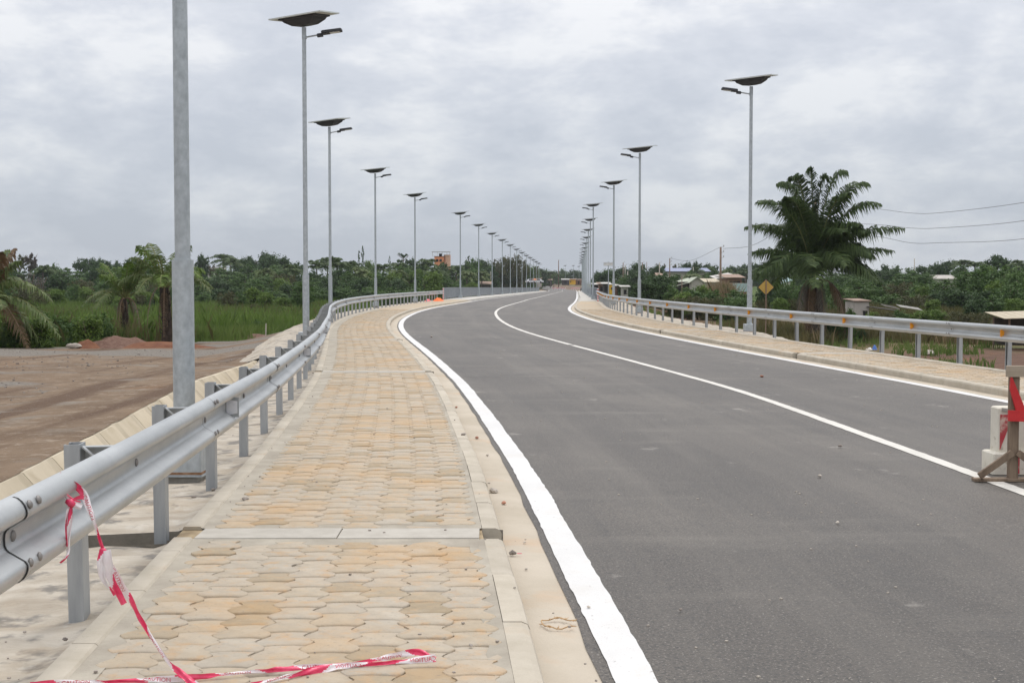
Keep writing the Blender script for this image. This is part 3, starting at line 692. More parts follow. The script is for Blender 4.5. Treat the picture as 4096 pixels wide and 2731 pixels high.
# outer edging stones
ye = 2.6
while ye < BR0:
    y2 = ye + 1.0; skip = False
    for g0, g1 in SLABL:
        if g0 - .3 < ye < g1: ye = g1; y2 = ye + 1.0
        if ye < g0 < y2: y2 = g0
    k = MB(); sweep(k, SO, [(0, -.12), (.13, -.12), (.13, -.002), (.118, .008), (.012, .008), (0, -.004)], 0, 1, closed=True, cap=True,
                    ys=np.array([ye + .004, (ye + y2) / 2, y2 - .004]))
    k.build('edging_stone', M['kerb'], swl); ye = y2
def drain(root, f_in, f_out, g, n=2):
    """concrete cover slabs over a cross drain, dark channel underneath"""
    g0, g1 = g; c = (g0 + g1) / 2; xi, xo = float(f_in(c)), float(f_out(c)); z = float(zs(c)); sl = -float(LL(c + .3) - LL(c - .3)) / .6
    for k in range(n):
        a = xo + (xi - xo) * k / n; b = xo + (xi - xo) * (k + 1) / n
        q = MB(); q.bbox((0, 0, -.03), (abs(b - a) - .008, g1 - g0 - .03, .06), .004)
        o = q.build('drain_slab', M['slab'], root, loc=((a + b) / 2, c, z + .001)); o.rotation_euler = (0, 0, sl * .25)
    for ya, yb in ((g0 - .24, g0 + .004), (g1 - .004, g1 + .24)):
        q = MB(); xa, xb = min(xi, xo), max(xi, xo); q.add([(xa, ya, z - .0045), (xb, ya, z - .0045), (xb, yb, z - .0045), (xa, yb, z - .0045)], [(0, 1, 2, 3)]); q.build('mortar_fillet', M['mortar'], root)
    q = MB(); lo, hi = min(xi, xo) - .16, max(xi, xo) + .15
    q.add([(lo, g0 - .01, z - .14), (hi, g0 - .01, z - .14), (hi, g1 + .01, z - .14), (lo, g1 + .01, z - .14)], [(0, 1, 2, 3)])
    for yy in (g0 - .004, g1 + .004): q.add([(lo, yy, z - .14), (hi, yy, z - .14), (hi, yy, z - .014), (lo, yy, z - .014)], [(0, 1, 2, 3)])
    q.build('drain_channel', M['concdark'], root)
for g in SLABL: drain(swl, lambda y: KO(y) - .15, lambda y: SO(y) + .14, g)
# right sidewalk
PER = lambda y: KOR(y) + .13 + .05
swr = MB(); sheet(swr, lambda y: KOR(y) + .131, lambda y: ROs(y) - .002, -.016, 8, NEARPAV + .2, nx=3)
swr = tag(swr.build('sidewalk', M['sand']), kind='structure', label='right sidewalk of sand coloured interlocking pavers')
mb = MB(); sheet(mb, lambda y: KOR(y) + .131, lambda y: ROs(y) - .13, -.002, NEARPAV, 112, nx=3); mb.build('far_paving', M['paver_far'], swr)
lay(swr, PER, 1, 15.0, NEARPAV, SLABR, 19.0)
fillet(swr, lambda y: KOR(y) + .131, lambda y: PER(y) + .03, 15, NEARPAV, -.006, SLABR, 0)
fillet(swr, lambda y: PER(y) + PU * 8 - .03, lambda y: ROs(y) - .125, 15, NEARPAV, -.004, SLABR, 0)
ye = 15.0
while ye < 110:
    k = MB(); sweep(k, ROs, [(-.13, -.12), (.03, -.12), (.03, -.004), (.0, .008), (-.118, .008), (-.13, -.002)], 0, 1, closed=True, cap=True, ys=np.array([ye + .004, ye + .5, ye + .996]))
    k.build('edging_stone', M['kerb'], swr); ye += 1.0
for g in SLABR: drain(swr, lambda y: KOR(y) + .15, lambda y: ROs(y) - .14, g)

# ------------------------------------------------------------------ rough concrete aprons behind the rails, drainage channel
def rough_strip(name, f, offs, dzs, a, b, mat, amp, step, parent=None, seed=1):
    ys = np.arange(a, b, step); ys = np.append(ys, b); nx = len(offs); vs = []; fs = []
    for y in ys:
        x0, z0 = float(f(y)), float(zs(y))
        for o_, d_ in zip(offs, dzs):
            dd = d_(y) if callable(d_) else d_
            oo = o_(y) if callable(o_) else o_
            n_ = (float(vnoise(x0 + oo, y * 1.6, .16, seed)) - .5) * .5 + (float(vnoise(x0 + oo, y * 1.4, .55, seed + 1)) - .5)
            vs.append((x0 + oo, y, z0 + dd + amp * n_ * (0 if o_ is offs[0] else 1)))
    for k in range(len(ys) - 1):
        for i in range(nx - 1): fs.append((k * nx + i, k * nx + i + 1, (k + 1) * nx + i + 1, (k + 1) * nx + i))
    m_ = MB(); m_.add(vs, fs); return m_.build(name, mat, parent, smooth=True)
apl = tag(empty('apron', (0, 0, 0)), kind='structure', label='rough cast concrete apron behind the left guardrail')
oA = [-.001] + [-.001 - .11 * i for i in range(1, 13)] + [-1.40, -1.66]
def dlow(y): return float(np.interp(y, [0, 27, 33], [-.55, -.55, -.16]))
dA = [-.02] + [-.035 - .004 * i for i in range(12)] + [-.12, dlow]
rough_strip('apron_concrete', SO, oA, dA, 2.6, 8.0, M['apron'], .055, .06, apl)
rough_strip('apron_concrete', SO, oA, dA, 8.42, 30, M['apron'], .055, .10, apl, 3)
oB = oA[:-1:2] + [-1.9, -3.0, -4.4]
dB = dA[:-1:2] + [lambda y: -.28, lambda y: float(np.interp(y, [30, 45, 60, 110], [-.7, -.85, -.95, -1.05])), lambda y: float(np.interp(y, [30, 45, 60, 110], [-.75, -1.3, -1.6, -1.8]))]
rough_strip('apron_concrete', SO, oB, dB, 30, 117, M['apron'], .05, .6, apl, 4)
tr_ = MB(); x0 = float(SO(8.2))                                # open trench from the drain through the apron
for yy, s_ in ((8.0, 1), (8.42, -1)): tr_.add([(x0, yy, -.03), (x0 - 1.5, yy, -.10), (x0 - 1.62, yy, -.42), (x0, yy, -.20)], [(0, 1, 2, 3)])
tr_.add([(x0, 8.0, -.20), (x0 - 1.62, 8.0, -.42), (x0 - 1.62, 8.42, -.42), (x0, 8.42, -.20)], [(0, 1, 2, 3)])
tr_.build('trench', M['concdark'], apl)
apr = tag(empty('apron', (0, 0, 0)), kind='structure', label='pale concrete apron behind the right guardrail')
aw = lambda y: float(np.interp(y, [0, 36, 44, 110], [.42, .42, 1.5, 2.2]))
rough_strip('apron_concrete', ROs, [.031] + [(lambda y, t=t: .031 + aw(y) * t) for t in (.25, .5, .75, 1.0)] + [lambda y: aw(y) + .5, lambda y: aw(y) + 1.7],
            [-.02, -.04, -.055, -.07, -.10, -.30, lambda y: float(np.interp(y, [0, 38, 50, 110], [-.5, -.55, -.75, -.8]))], 14, 112, M['apron'], .05, .4, apr, 6)
chn = tag(empty('drainage_channel', (0, 0, 0)), kind='structure', label='open drainage channel lined with cream concrete slabs on the left')
WX = lambda y: float(np.interp(y, [3, 11.1, 12.9, 15, 17.8, 21.4, 23.5, 26.2, 28.9, 30], [-4.05, -4.52, -4.73, -4.95, -5.27, -5.70, -5.88, -5.95, -6.0, -6.1]))
sh_ = MB(); ysh = np.arange(3, 30.6, .25); offs_ = [-.075, -.02, .0 - .35, -.8, -1.6, -2.4]; offs_ = [-.02, -.12, -.35, -.8, -1.6, -2.4]; vs = []
for yy in ysh:
    for k, o_ in enumerate(offs_):
        x_ = WX(yy) + o_ + (.03 * (float(vnoise(yy, 5.5, .4, 3)) - .5) if k == 0 else 0); zz = [-.128, -.120, -.125, -.14, -.16, -.22][k] + (.03 * (float(vnoise(x_, yy, .5, 8)) - .5) if k > 1 else 0) - .06 * float(sstep(20, 30, np.array(yy)))
        vs.append((x_, yy, zz))
sh_.add(vs, [(k * 6 + i, k * 6 + i + 1, k * 6 + 7 + i, k * 6 + 6 + i) for k in range(len(ysh) - 1) for i in range(5)])
sh_ = sh_.build('dirt_shoulder', GMAT, smooth=True); sh_.data.color_attributes.new('cover', 'FLOAT_COLOR', 'POINT').data.foreach_set('color', np.tile(np.array([1, .08, 0, 0], np.float32), len(vs)))
tag(sh_, kind='structure', label='trodden brown earth shoulder along the drainage channel')
y = 3.0
while y < 29.5:
    for ln, mt, nm, pr in ((.86, M['channel'], 'channel_slab', .007), (.24, M['chmortar'], 'channel_joint', 0)):
        b = y + ln; q = MB(); rings = []
        zt = -.135 + random.uniform(-.004, .004); inw = pr + random.uniform(-.002, .002)
        for yy in (y + .0015, b - .0015):
            xw = WX(yy); rings.append([(xw - .08, yy, zt), (xw + inw, yy, zt), (xw + .46 + inw, yy, -.66), (xw + .38, yy, -.66)])
        q.loft(rings); q.build(nm, mt, chn); y = b

# ------------------------------------------------------------------ guardrails
RAILTOP, RAILC = .86, .705
WP = [(.150, .010), (.155, .020), (.156, .034), (.151, .050), (.140, .064), (.125, .075), (.109, .0815), (.096, .083), (.085, .0805), (.075, .073), (.042, .016), (.032, .006), (.019, .001), (0, 0)]
WP = WP + [(-z, d) for z, d in WP[-2::-1]]
def wbeam(f_face, sgn, a, b, lift):
    """closed thin W profile swept along the rail line; sgn = direction in X that faces the road"""
    fr = [(sgn * (d + lift), z) for z, d in WP]; bk = [(sgn * (d + lift - .004), z) for z, d in WP[::-1]]
    prof = fr + bk
    if sgn > 0: prof = prof[::-1]
    q = MB(); n = max(3, int((b - a) / .8)); sweep(q, f_face, [(x, z + RAILC) for x, z in prof], a, b, closed=True, cap=False, ys=np.linspace(a, b, n + 1))
    return q
def cpost_mesh(h, below):
    q = MB(); w, d, t = .075, .115, .006                    # C section: web faces the road
    out = [(-w / 2, -d / 2), (w / 2, -d / 2), (w / 2, d / 2), (-w / 2, d / 2), (-w / 2, d / 2 - .026), (-w / 2 + t, d / 2 - .026), (-w / 2 + t, d / 2 - t), (w / 2 - t, d / 2 - t),
           (w / 2 - t, -d / 2 + t), (-w / 2 + t, -d / 2 + t), (-w / 2 + t, -d / 2 + .026), (-w / 2, -d / 2 + .026)]
    q.loft([[(x, y, -below) for x, y in out], [(x, y, h) for x, y in out]]); return q.mesh('post', M['galvpost'])
def spacer_mesh(sgn, ln):
    q = MB()
    q.box((sgn * (.0375 + ln / 2), .02, .815), (ln, .045, .006)); q.box((sgn * (.0375 + ln / 2), .042, .75), (ln, .005, .13))
    M3 = Matrix.Rotation(sgn * R_(42), 3, 'Y'); q.box((sgn * (.0375 + ln * .42), -.022, .755), (.20, .03, .007), M3)
    q.box((sgn * (.0375 + ln - .016), 0, .70), (.006, .08, .16)); return q.mesh('spacer', M['galv'])
def bolt_mesh():
    q = MB(); n = 10
    q.loft([[(.0, .017 * math.cos(2 * math.pi * k / n), .017 * math.sin(2 * math.pi * k / n)) for k in range(n)],
            [(.006, .016 * math.cos(2 * math.pi * k / n), .016 * math.sin(2 * math.pi * k / n)) for k in range(n)],
            [(.011, .008 * math.cos(2 * math.pi * k / n), .008 * math.sin(2 * math.pi * k / n)) for k in range(n)]]); return q.mesh('bolt', M['bolt'], smooth=True)
BOLT = bolt_mesh()
def guardrail(label, f_post, sgn, y0, seg0, y_end, refl_mat, refl_w, refl_every, refl_off):
    g = tag(empty('guardrail', (0, 0, 0)), label, 'guardrail', 'steel guardrails along the sidewalks')
    gap = .19; face = lambda y: f_post(y) + sgn * (.0375 + gap)
    pm = cpost_mesh(.835, .25); sm = spacer_mesh(sgn, gap)
    y = y0
    while y < y_end - .5:
        x = float(f_post(y)); z = float(zs(y)); rz = -math.atan(float(f_post(y + .4) - f_post(y - .4)) / .8)
        p = inst('post', pm, (x, y, z), (random.gauss(0, .006), random.gauss(0, .006), rz), parent=g)
        inst('spacer', sm, parent=p); y += 2.0
    k = 0; a = seg0
    while a < y_end:
        b = min(a + 4.0, y_end)
        beam = wbeam(face, sgn, a, b + (.16 if b < y_end else 0), .0045 if k % 2 else 0).build('rail_beam', M['galv'], g); autosmooth(beam, 50)
        if a < 46:
            for yy in (a + .03, a + .13):                      # splice bolts
                for zz in (.105, -.098):
                    o = inst('bolt', BOLT, (float(face(yy)) + sgn * (.078 + .005), yy, float(zs(yy)) + RAILC + zz + (.018 if zz > 0 else .012)), (0, R_(-18) * sgn * (1 if zz > 0 else .4), 0 if sgn > 0 else math.pi), parent=beam)
            for yy in (a + .08, a + 2.0):
                o = inst('bolt', BOLT, (float(face(yy)) + sgn * .004, yy, float(zs(yy)) + RAILC), (0, 0, 0 if sgn > 0 else math.pi), scale=(1, 1.25, 1.25), parent=beam)
            q = MB(); sweep(q, face, [(sgn * (d + .0095 if False else d + .0052), z + RAILC) for z, d in WP], a - .004, a + .004, ys=np.array([a - .005, a + .003]))
            q.build('seam', M['seam'], beam)
        if k % refl_every == refl_off and a + 3 < y_end:
            yy = a + 1.0 if sgn > 0 else a + 1.9; x, z = float(face(yy)), float(zs(yy)) + RAILC
            q = MB(); h, wd_ = refl_w
            q.poly([(x + sgn * .004, yy, z + h * .5), (x + sgn * wd_, yy, z + h * .36 + .02), (x + sgn * wd_, yy, z - h * .36 - .02), (x + sgn * .004, yy, z - h * .5)], (0, .004, 0))
            q.poly([(x + sgn * .012, yy - .003, z + h * .40), (x + sgn * (wd_ - .01), yy - .003, z + h * .30), (x + sgn * (wd_ - .01), yy - .003, z - h * .30), (x + sgn * .012, yy - .003, z - h * .40)], (0, .002, 0))
            rf = MB(); rf.v = q.v[8:]; rf.f = [[i - 8 for i in f_] for f_ in q.f[6:]]; rf.m = q.m[6:]; rf.t = q.t[6:]
            q.v = q.v[:8]; q.f = q.f[:6]; q.m = q.m[:6]; q.t = q.t[:6]
            fo = q.build('reflector', M['galvpost'] if sgn > 0 else refl_mat, g); rf.build('reflector_face', refl_mat, fo)
        a = b; k += 1
    return g
guardrail('long steel guardrail left of the near sidewalk, tape knotted round it', POSTL, 1, 2.2, .45, 116.6, M['reflect_w'], (.15, .105), 2, 0)
guardrail('long steel guardrail with orange reflectors behind the right sidewalk', POSTR, -1, 16.2, 14.0, 113.0, M['reflect_o'], (.13, .085), 1, 0)

# ------------------------------------------------------------------ solar street lamps
def lamp_meshes():
    q = MB(); q.bbox((0, 0, .14), (.38, .38, .28), .012); q.box((0, 0, -.005), (.40, .40, .012)); base = q.mesh('base_box', M['pole'])
    q = MB(); q.bbox((0, 0, -.22), (.30, .30, .42), .01); foot = q.mesh('footing', M['footing'])
    q = MB(); q.box((0, 0, .018), (.385, .385, .022)); rust = q.mesh('base_plate', M['rusty'])
    q = MB(); q.cyl((0, 0, .0), .092, 1.84, 24); q.cyl((0, 0, 1.84), .070, .012, 24); lower = q.mesh('lower_tube', M['pole']); autosmooth(lower, 40)
    q = MB(); q.cyl((0, 0, 1.84), .066, 6.72, 20, .056); q.cyl((0, 0, 8.26), .062, .30, 20, .062); upper = q.mesh('upper_tube', M['pole']); autosmooth(upper, 40)
    T = Euler((R_(7.5), R_(-3.2), R_(-24))).to_matrix()
    q = MB(); q.box((0, 0, 0), (1.66, .98, .035), T); q.v = [(x, y, z + 8.86) for x, y, z in q.v]; frame = q.mesh('panel_frame', M['panelframe'])
    q = MB(); q.box((0, 0, .020), (1.60, .92, .006), T); q.v = [(x, y, z + 8.86) for x, y, z in q.v]; cells = q.mesh('solar_cells', M['panelglass'])
    def rr(hx, hy, z): return [(-hx, -hy, z), (hx, -hy, z), (hx, hy, z), (-hx, hy, z)]
    q = MB(); q.loft([rr(.12, .12, -.26), rr(.28, .22, -.235), rr(.46, .32, -.13), rr(.50, .36, -.07), rr(.58, .40, -.055), rr(.58, .40, -.016)], M=T); q.v = [(x, y, z + 8.86) for x, y, z in q.v]; tray = q.mesh('battery_tray', M['darkplastic'])
    heads = {}
    for s in (1, -1):
        q = MB(); q.tube([(s * .05, 0, 8.30), (s * .36, 0, 8.355)], .022, 10); q.box((s * .058, 0, 8.30), (.02, .10, .09)); arm = q.mesh('arm', M['pole'])
        Mr = Matrix.Rotation(-s * R_(7.5), 3, 'Y')
        q = MB(); q.bbox((0, 0, 0), (.16, .12, .09), .012); q.v = [(x * 1 - .27, y, z - .03) for x, y, z in q.v]
        q.bbox((.06, 0, .035), (.56, .26, .075), .02); q.box((-.10, 0, .0), (.2, .2, .05))
        q.v = [tuple(Mr @ Vector((s * x, y, z))) for x, y, z in q.v]; q.v = [(x + s * .70, y, z + 8.42) for x, y, z in q.v]; lum = q.mesh('luminaire', M['darkplastic'])
        q = MB(); q.box((.10, 0, -.012), (.36, .2, .008)); q.v = [tuple(Mr @ Vector((s * x, y, z))) for x, y, z in q.v]; q.v = [(x + s * .70, y, z + 8.42) for x, y, z in q.v]; ln = q.mesh('lens', M['lens'])
        heads[s] = (arm, lum, ln)
    return base, foot, rust, lower, upper, frame, cells, tray, heads
LB, LF, LRu, LLo, LU, LFr, LC, LT, LH = lamp_meshes()
def lamp(x, y, z, s, label, group, rz=0.0, foot=True):
    o = tag(empty('street_lamp', (x, y, z), rz), label, 'street lamp', group)
    inst('base_box', LB, parent=o)
    if foot: inst('footing', LF, parent=o); inst('base_plate', LRu, parent=o)
    inst('lower_tube', LLo, parent=o); inst('upper_tube', LU, parent=o)
    p = inst('solar_panel', LFr, parent=o); inst('solar_cells', LC, parent=p); inst('battery_tray', LT, parent=o)
    a, l, n = LH[s]; inst('arm', a, parent=o); h = inst('luminaire', l, parent=o); inst('lens', n, parent=h)
    return o
ORD = ['first', 'second', 'third', 'fourth', 'fifth', 'sixth', 'seventh', 'eighth', 'ninth', 'tenth', 'eleventh', 'twelfth', 'thirteenth', 'fourteenth', 'fifteenth', 'sixteenth', 'seventeenth', 'eighteenth', 'nineteenth', 'twentieth']
GLL, GLR = 'solar street lamps along the left side', 'solar street lamps along the right side'
left_l = [(733, 10.9), (1224, 34.7), (1322, 57.7), (1503, 81.7), (1661, 104.0)]
for i, (x, Y) in enumerate(left_l):
    lab = 'thick lamp pole nearest the camera, its head out of the frame' if i == 0 else f'{ORD[i]} solar street lamp from the camera on the left, behind the guardrail'
    zj = [0.0, .11, .33, .39, .45][i]
    lamp((x - PX0) / F_ * Y, Y, zj, 1, lab, GLL, random.gauss(0, .02))
BRX = lambda Y: -5.3 + .0515 * (Y - 132)
for k in range(12):
    Y = 131 + 24.5 * k
    lamp(BRX(Y), Y, .55, 1, f'{ORD[k]} solar street lamp on the left side of the bridge', GLL, random.gauss(0, .02), foot=False)
right_l = [(2998, 44.4, .05), (2557, 68.0, .25), (2454, 91.5, .42)]
for i, (x, Y, zj) in enumerate(right_l):
    lamp((x - PX0) / F_ * Y, Y, zj, -1, ['tall solar street lamp left of the big palm, nearest on the right', 'second solar street lamp from the right edge, behind the right guardrail', 'third solar street lamp from the right edge, just before the bridge'][i], GLR, random.gauss(0, .02))
BRXR = lambda Y: 7.57 + .0515 * (Y - 118)
for k in range(12):
    Y = 118 + 25.2 * k
    lamp(BRXR(Y), Y, .55, -1, f'{ORD[k]} solar street lamp on the right side of the bridge', GLR, random.gauss(0, .02), foot=False)

# ------------------------------------------------------------------ bridge deck and railings
br = tag(empty('bridge', (0, 0, 0)), 'long level concrete road bridge with grey steel railings', 'bridge')
RLX = lambda Y: BRX(Y) - .32; RRX = lambda Y: BRXR(Y) + .30
ysb = np.append(np.arange(BR0, BR1, 4.0), BR1)
q = MB(); sheet(q, lambda y: RLX(y) - .3, lambda y: RRX(y) + .3, -.19, BR0 + 1, BR1); 
sweep(q, lambda y: RLX(y) - .3, [(0, -.19), (0, -.75), (1.2, -1.25)], BR0 + 1, BR1); sweep(q, lambda y: RRX(y) + .3, [(-1.2, -1.25), (0, -.75), (0, -.19)], BR0 + 1, BR1)
q.build('deck', M['deck'], br)
q = MB(); sweep(q, KO, [(0, -.16), (0, -.02), (-.03, .001), (-.2, .003)], BR0, BR1 + 8); q.build('bridge_kerb', M['deck'], br)
q = MB(); sweep(q, KOR, [(.2, .003), (.03, .001), (0, -.02), (0, -.16)], 108, BR1 + 8); q.build('bridge_kerb', M['deck'], br)
q = MB(); sheet(q, lambda y: RLX(y) - .25, lambda y: KO(y) - .2, 0, BR0 + 1.5, BR1 + 8); q.build('walkway', M['deck'], br)
q = MB(); sheet(q, lambda y: KOR(y) + .2, lambda y: RRX(y) + .25, 0, 109, BR1 + 8); q.build('walkway', M['deck'], br)
for Y in np.arange(BR0 + 20, BR1 - 10, 29.6):
    xm = (RLX(Y) + RRX(Y)) / 2
    q = MB(); q.box((xm, Y, -1.1), (12.5, 1.0, .7)); 
    for dx in (-4.5, 0, 4.5): q.cyl((xm + dx, Y, -5), .45, 3.6, 14)
    q.build('pier', M['deck'], br)
def railing_panel():
    q = MB(); L_ = 2.4
    q.box((0, 0, 1.07), (.07, L_, .06)); q.box((0, 0, .14), (.05, L_, .05))
    for k in range(20): q.box((0, -L_ / 2 + L_ * (k + .5) / 20, .60), (.05, .062, .88))
    q.box((0, -L_ / 2 + .03, .53), (.08, .08, 1.06)); return q.mesh('railing_panel', M['steelrail'])
RPN = railing_panel()
for f, lab, ya in ((RLX, 'grey steel railing along the left side of the bridge', 117.3), (RRX, 'grey steel railing along the right side of the bridge', 109.0)):
    g = tag(empty('bridge_railing', (0, 0, 0)), lab, 'railing', 'steel railings of the bridge')
    rz = -math.atan(.0515)
    q = MB(); x = float(f(ya)); z = float(zs(ya))
    for k in range(12):
        q.mi = k % 2; q.box((x, ya - .05, z + .04 + k * .092), (.11, .11, .092))
    q.build('striped_end_post', [M['red_s'], M['white_s']], g)
    Y = ya + 1.25
    while Y < BR1 - 1: inst('railing_panel', RPN, (float(f(Y)), Y, float(zs(Y))), (0, 0, rz), parent=g); Y += 2.4

# ------------------------------------------------------------------ warning tape (striped plastic film)
def catmull(pts, n=10):
    P = [Vector(p) for p in pts]; P = [P[0] * 2 - P[1]] + P + [P[-1] * 2 - P[-2]]; out = []
    for i in range(1, len(P) - 2):
        for k in range(n):
            t = k / n; a, b, c, d = P[i - 1], P[i], P[i + 1], P[i + 2]
            out.append(.5 * ((2 * b) + (c - a) * t + (2 * a - 5 * b + 4 * c - d) * t * t + (3 * b - a - 3 * c + d) * t ** 3))
    out.append(P[-2]); return out
def text_mesh(txt, size):
    cu = bpy.data.curves.new('lettering', 'FONT'); cu.body = txt; cu.size = size; cu.resolution_u = 2
    ob = bpy.data.objects.new('lettering', cu); COL.objects.link(ob)
    dg = bpy.context.evaluated_depsgraph_get(); me_ = bpy.data.meshes.new_from_object(ob.evaluated_get(dg))
    v = [tuple(p.co) for p in me_.vertices]; f = [tuple(p.vertices) for p in me_.polygons]
    bpy.data.objects.remove(ob); bpy.data.curves.remove(cu); bpy.data.meshes.remove(me_); return v, f
CAU = text_mesh('CAUTION', .03)
def ribbon(parent, name, pts, w0, wdir, period=.32, phase=0.0, text=True, n=12, crumple=.5):
    """striped band: red and white film with slanted stripe borders, printed CAUTION in the white"""
    P = catmull(pts, n); s = [0.0]
    for i in range(1, len(P)): s.append(s[-1] + (P[i] - P[i - 1]).length)
    tot = s[-1]
    def frame(d):
        d = min(max(d, 0), tot); i = min(max(int(np.searchsorted(s, d)) - 1, 0), len(P) - 2)
        t = (d - s[i]) / max(1e-6, s[i + 1] - s[i]); p = P[i].lerp(P[i + 1], t); tg = (P[i + 1] - P[i]).normalized()
        ang = crumple * math.sin(d * 21 + phase * 9) + crumple * .6 * math.sin(d * 47 + 1.3)
        wv = (Vector(wdir) - tg * tg.dot(Vector(wdir))).normalized(); nn = tg.cross(wv).normalized()
        W = wv * math.cos(ang) + nn * math.sin(ang); w = w0 * (.72 + .28 * math.sin(d * 13 + phase * 3)); return p, W, tg.cross(W).normalized(), w
    q = MB(); step = .007; k = 0; d = 0.0; slant = .03
    while d < tot:
        d2 = min(d + step, tot)
        for h0, h1 in [(-.5 + k6 / 6, -.5 + (k6 + 1) / 6) for k6 in range(6)]:
            hm = (h0 + h1) / 2; ph = ((d + phase * period + hm * slant * 2) % period) / period; q.mi = 0 if ph < .5 else 1
            c = []
            for dd, hh in ((d, h0), (d2, h0), (d2, h1), (d, h1)):
                p, W, N, w = frame(dd); c.append(p + W * (hh * w) + N * (.0035 * math.cos(hh * 7 + dd * 30)))
            q.add(c, [(0, 1, 2, 3)])
        d = d2
    o = q.build(name, [M['tape_r'], M['tape_w']], parent, smooth=True)
    if text:
        v, f = CAU; tw = max(x for x, _, _ in v); d = 0
        while d < tot:
            ph = ((d + phase * period) % period) / period
            if .52 < ph < .58 and d + .15 < tot:
                q = MB(); vs = []
                for x, y_, _ in v:
                    p, W, N, w = frame(d + x * (.11 / tw)); hh = (y_ / .022 - .5) * .62
                    for_n = N if N.dot(Vector((0, -1, .3))) > 0 else -N
                    vs.append(p + W * (hh * w) * (1) + for_n * (.0042 + .0035 * abs(math.cos(hh * 7 + d * 30))))
                q.add(vs, f); q.build('lettering', M['ink'], o); d += .15
            d += .01
    return o
t1 = tag(empty('warning_tape', (-1.4, 5.15, 0)), 'red and white tape tied to the left guardrail, hanging to the pavement', 'tape')
def plane_pts(lst): return [tuple(at(x, y, Y)) for x, y, Y in lst]
def rel(o, pts): return [tuple(Vector(p) - o.location) for p in pts]
ribbon(t1, 'film', rel(t1, plane_pts([(236, 1899, 5.03), (262, 1911, 5.03), (300, 1937, 5.06), (334, 1972, 5.07), (352, 2020, 5.05), (371, 2071, 5.03), (392, 2130, 5.03), (414, 2202, 5.03), (436, 2247, 5.02), (508, 2377, 5.06), (561, 2472, 5.08), (617, 2566, 5.08), (678, 2650, 5.07), (753, 2714, 5.02), (800, 2752, 4.98)])), .030, (1, 0, .2), phase=.1, crumple=.35)
ribbon(t1, 'film', rel(t1, plane_pts([(412, 2200, 4.99), (407, 2225, 4.98), (402, 2260, 4.97), (412, 2310, 4.97), (438, 2352, 4.97), (455, 2380, 4.98)])), .030, (1, 0, .1), phase=.45, text=False, crumple=.5)
ribbon(t1, 'film', rel(t1, plane_pts([(416, 2203, 4.99), (424, 2240, 4.98), (440, 2300, 4.98), (468, 2360, 4.98), (496, 2415, 4.99)])), .055, (1, 0, .25), phase=.62, text=False, crumple=.25)
ribbon(t1, 'film', rel(t1, plane_pts([(186, 1965, 4.80), (196, 1940, 4.84), (203, 1926, 4.88), (225, 1935, 4.91), (250, 1965, 4.93), (281, 2010, 4.95)])), .024, (1, 0, .3), phase=.2, text=False)
ribbon(t1, 'film', rel(t1, plane_pts([(205, 1936, 4.87), (236, 1950, 4.90), (268, 1978, 4.94), (300, 2000, 4.96), (320, 2006, 4.98)])), .014, (1, 0, .4), phase=.7, text=False)
ribbon(t1, 'film', rel(t1, plane_pts([(281, 2010, 4.95), (300, 1995, 4.97), (334, 1985, 5.0)])), .028, (.3, 0, 1), phase=.0, text=False)
ribbon(t1, 'film', rel(t1, plane_pts([(283, 2012, 4.95), (305, 2020, 4.95), (327, 2026, 4.95)])), .026, (.3, 0, 1), phase=.55, text=False)
ribbon(t1, 'film', rel(t1, plane_pts([(280, 2010, 4.95), (281, 2060, 4.94), (276, 2110, 4.93), (272, 2170, 4.92), (273, 2200, 4.92), (262, 2228, 4.90), (240, 2250, 4.90)])), .018, (1, 0, 0), phase=.3, text=False, crumple=.3)
ribbon(t1, 'film', rel(t1, plane_pts([(278, 2012, 4.95), (266, 2060, 4.92), (265, 2120, 4.91), (268, 2185, 4.91)])), .012, (1, 0, 0), phase=.8, text=False, crumple=.3)
for c, r in (((281, 2010, 4.94), .017), ((413, 2203, 5.02), .014), ((205, 1930, 4.88), .012)):
    p = at(*c) - t1.location; q = MB()
    q.tube([p + Vector((-r, 0, r * .4)), p, p + Vector((r, 0, -r * .5))], [r * .5, r, r * .5], 7); q.build('knot', M['tape_r'], t1, smooth=True)
def gpt(x, y, dz=.012):                                        # point on the near paving
    d = (F_ * 1.0); v = (y - PY0) / F_; t = (HC - dz) / (sP + v * cP); return ((x - PX0) / F_ * t, (cP - v * sP) * t, dz)
t2 = tag(empty('warning_tape', (-1.0, 5.2, 0)), 'folded red and white tape lying across the near pavers', 'tape')
ribbon(t2, 'film', rel(t2, [gpt(120, 2738), gpt(300, 2729), gpt(508, 2721), gpt(731, 2711, .016), gpt(1000, 2686, .014), gpt(1140, 2675), gpt(1397, 2654), gpt(1514, 2635, .03), gpt(1600, 2616, .035), gpt(1668, 2606, .03), gpt(1708, 2618, .02), gpt(1742, 2630)]), .030, (0, .35, 1), phase=.15, crumple=.5)
ribbon(t2, 'film', rel(t2, [gpt(1742, 2630, .015), gpt(1690, 2636, .014), gpt(1636, 2641), gpt(1520, 2652), gpt(1421, 2658), gpt(1280, 2675), gpt(1140, 2706), gpt(1042, 2730), gpt(930, 2760)]), .034, (0, .5, 1), phase=.55, crumple=.45)

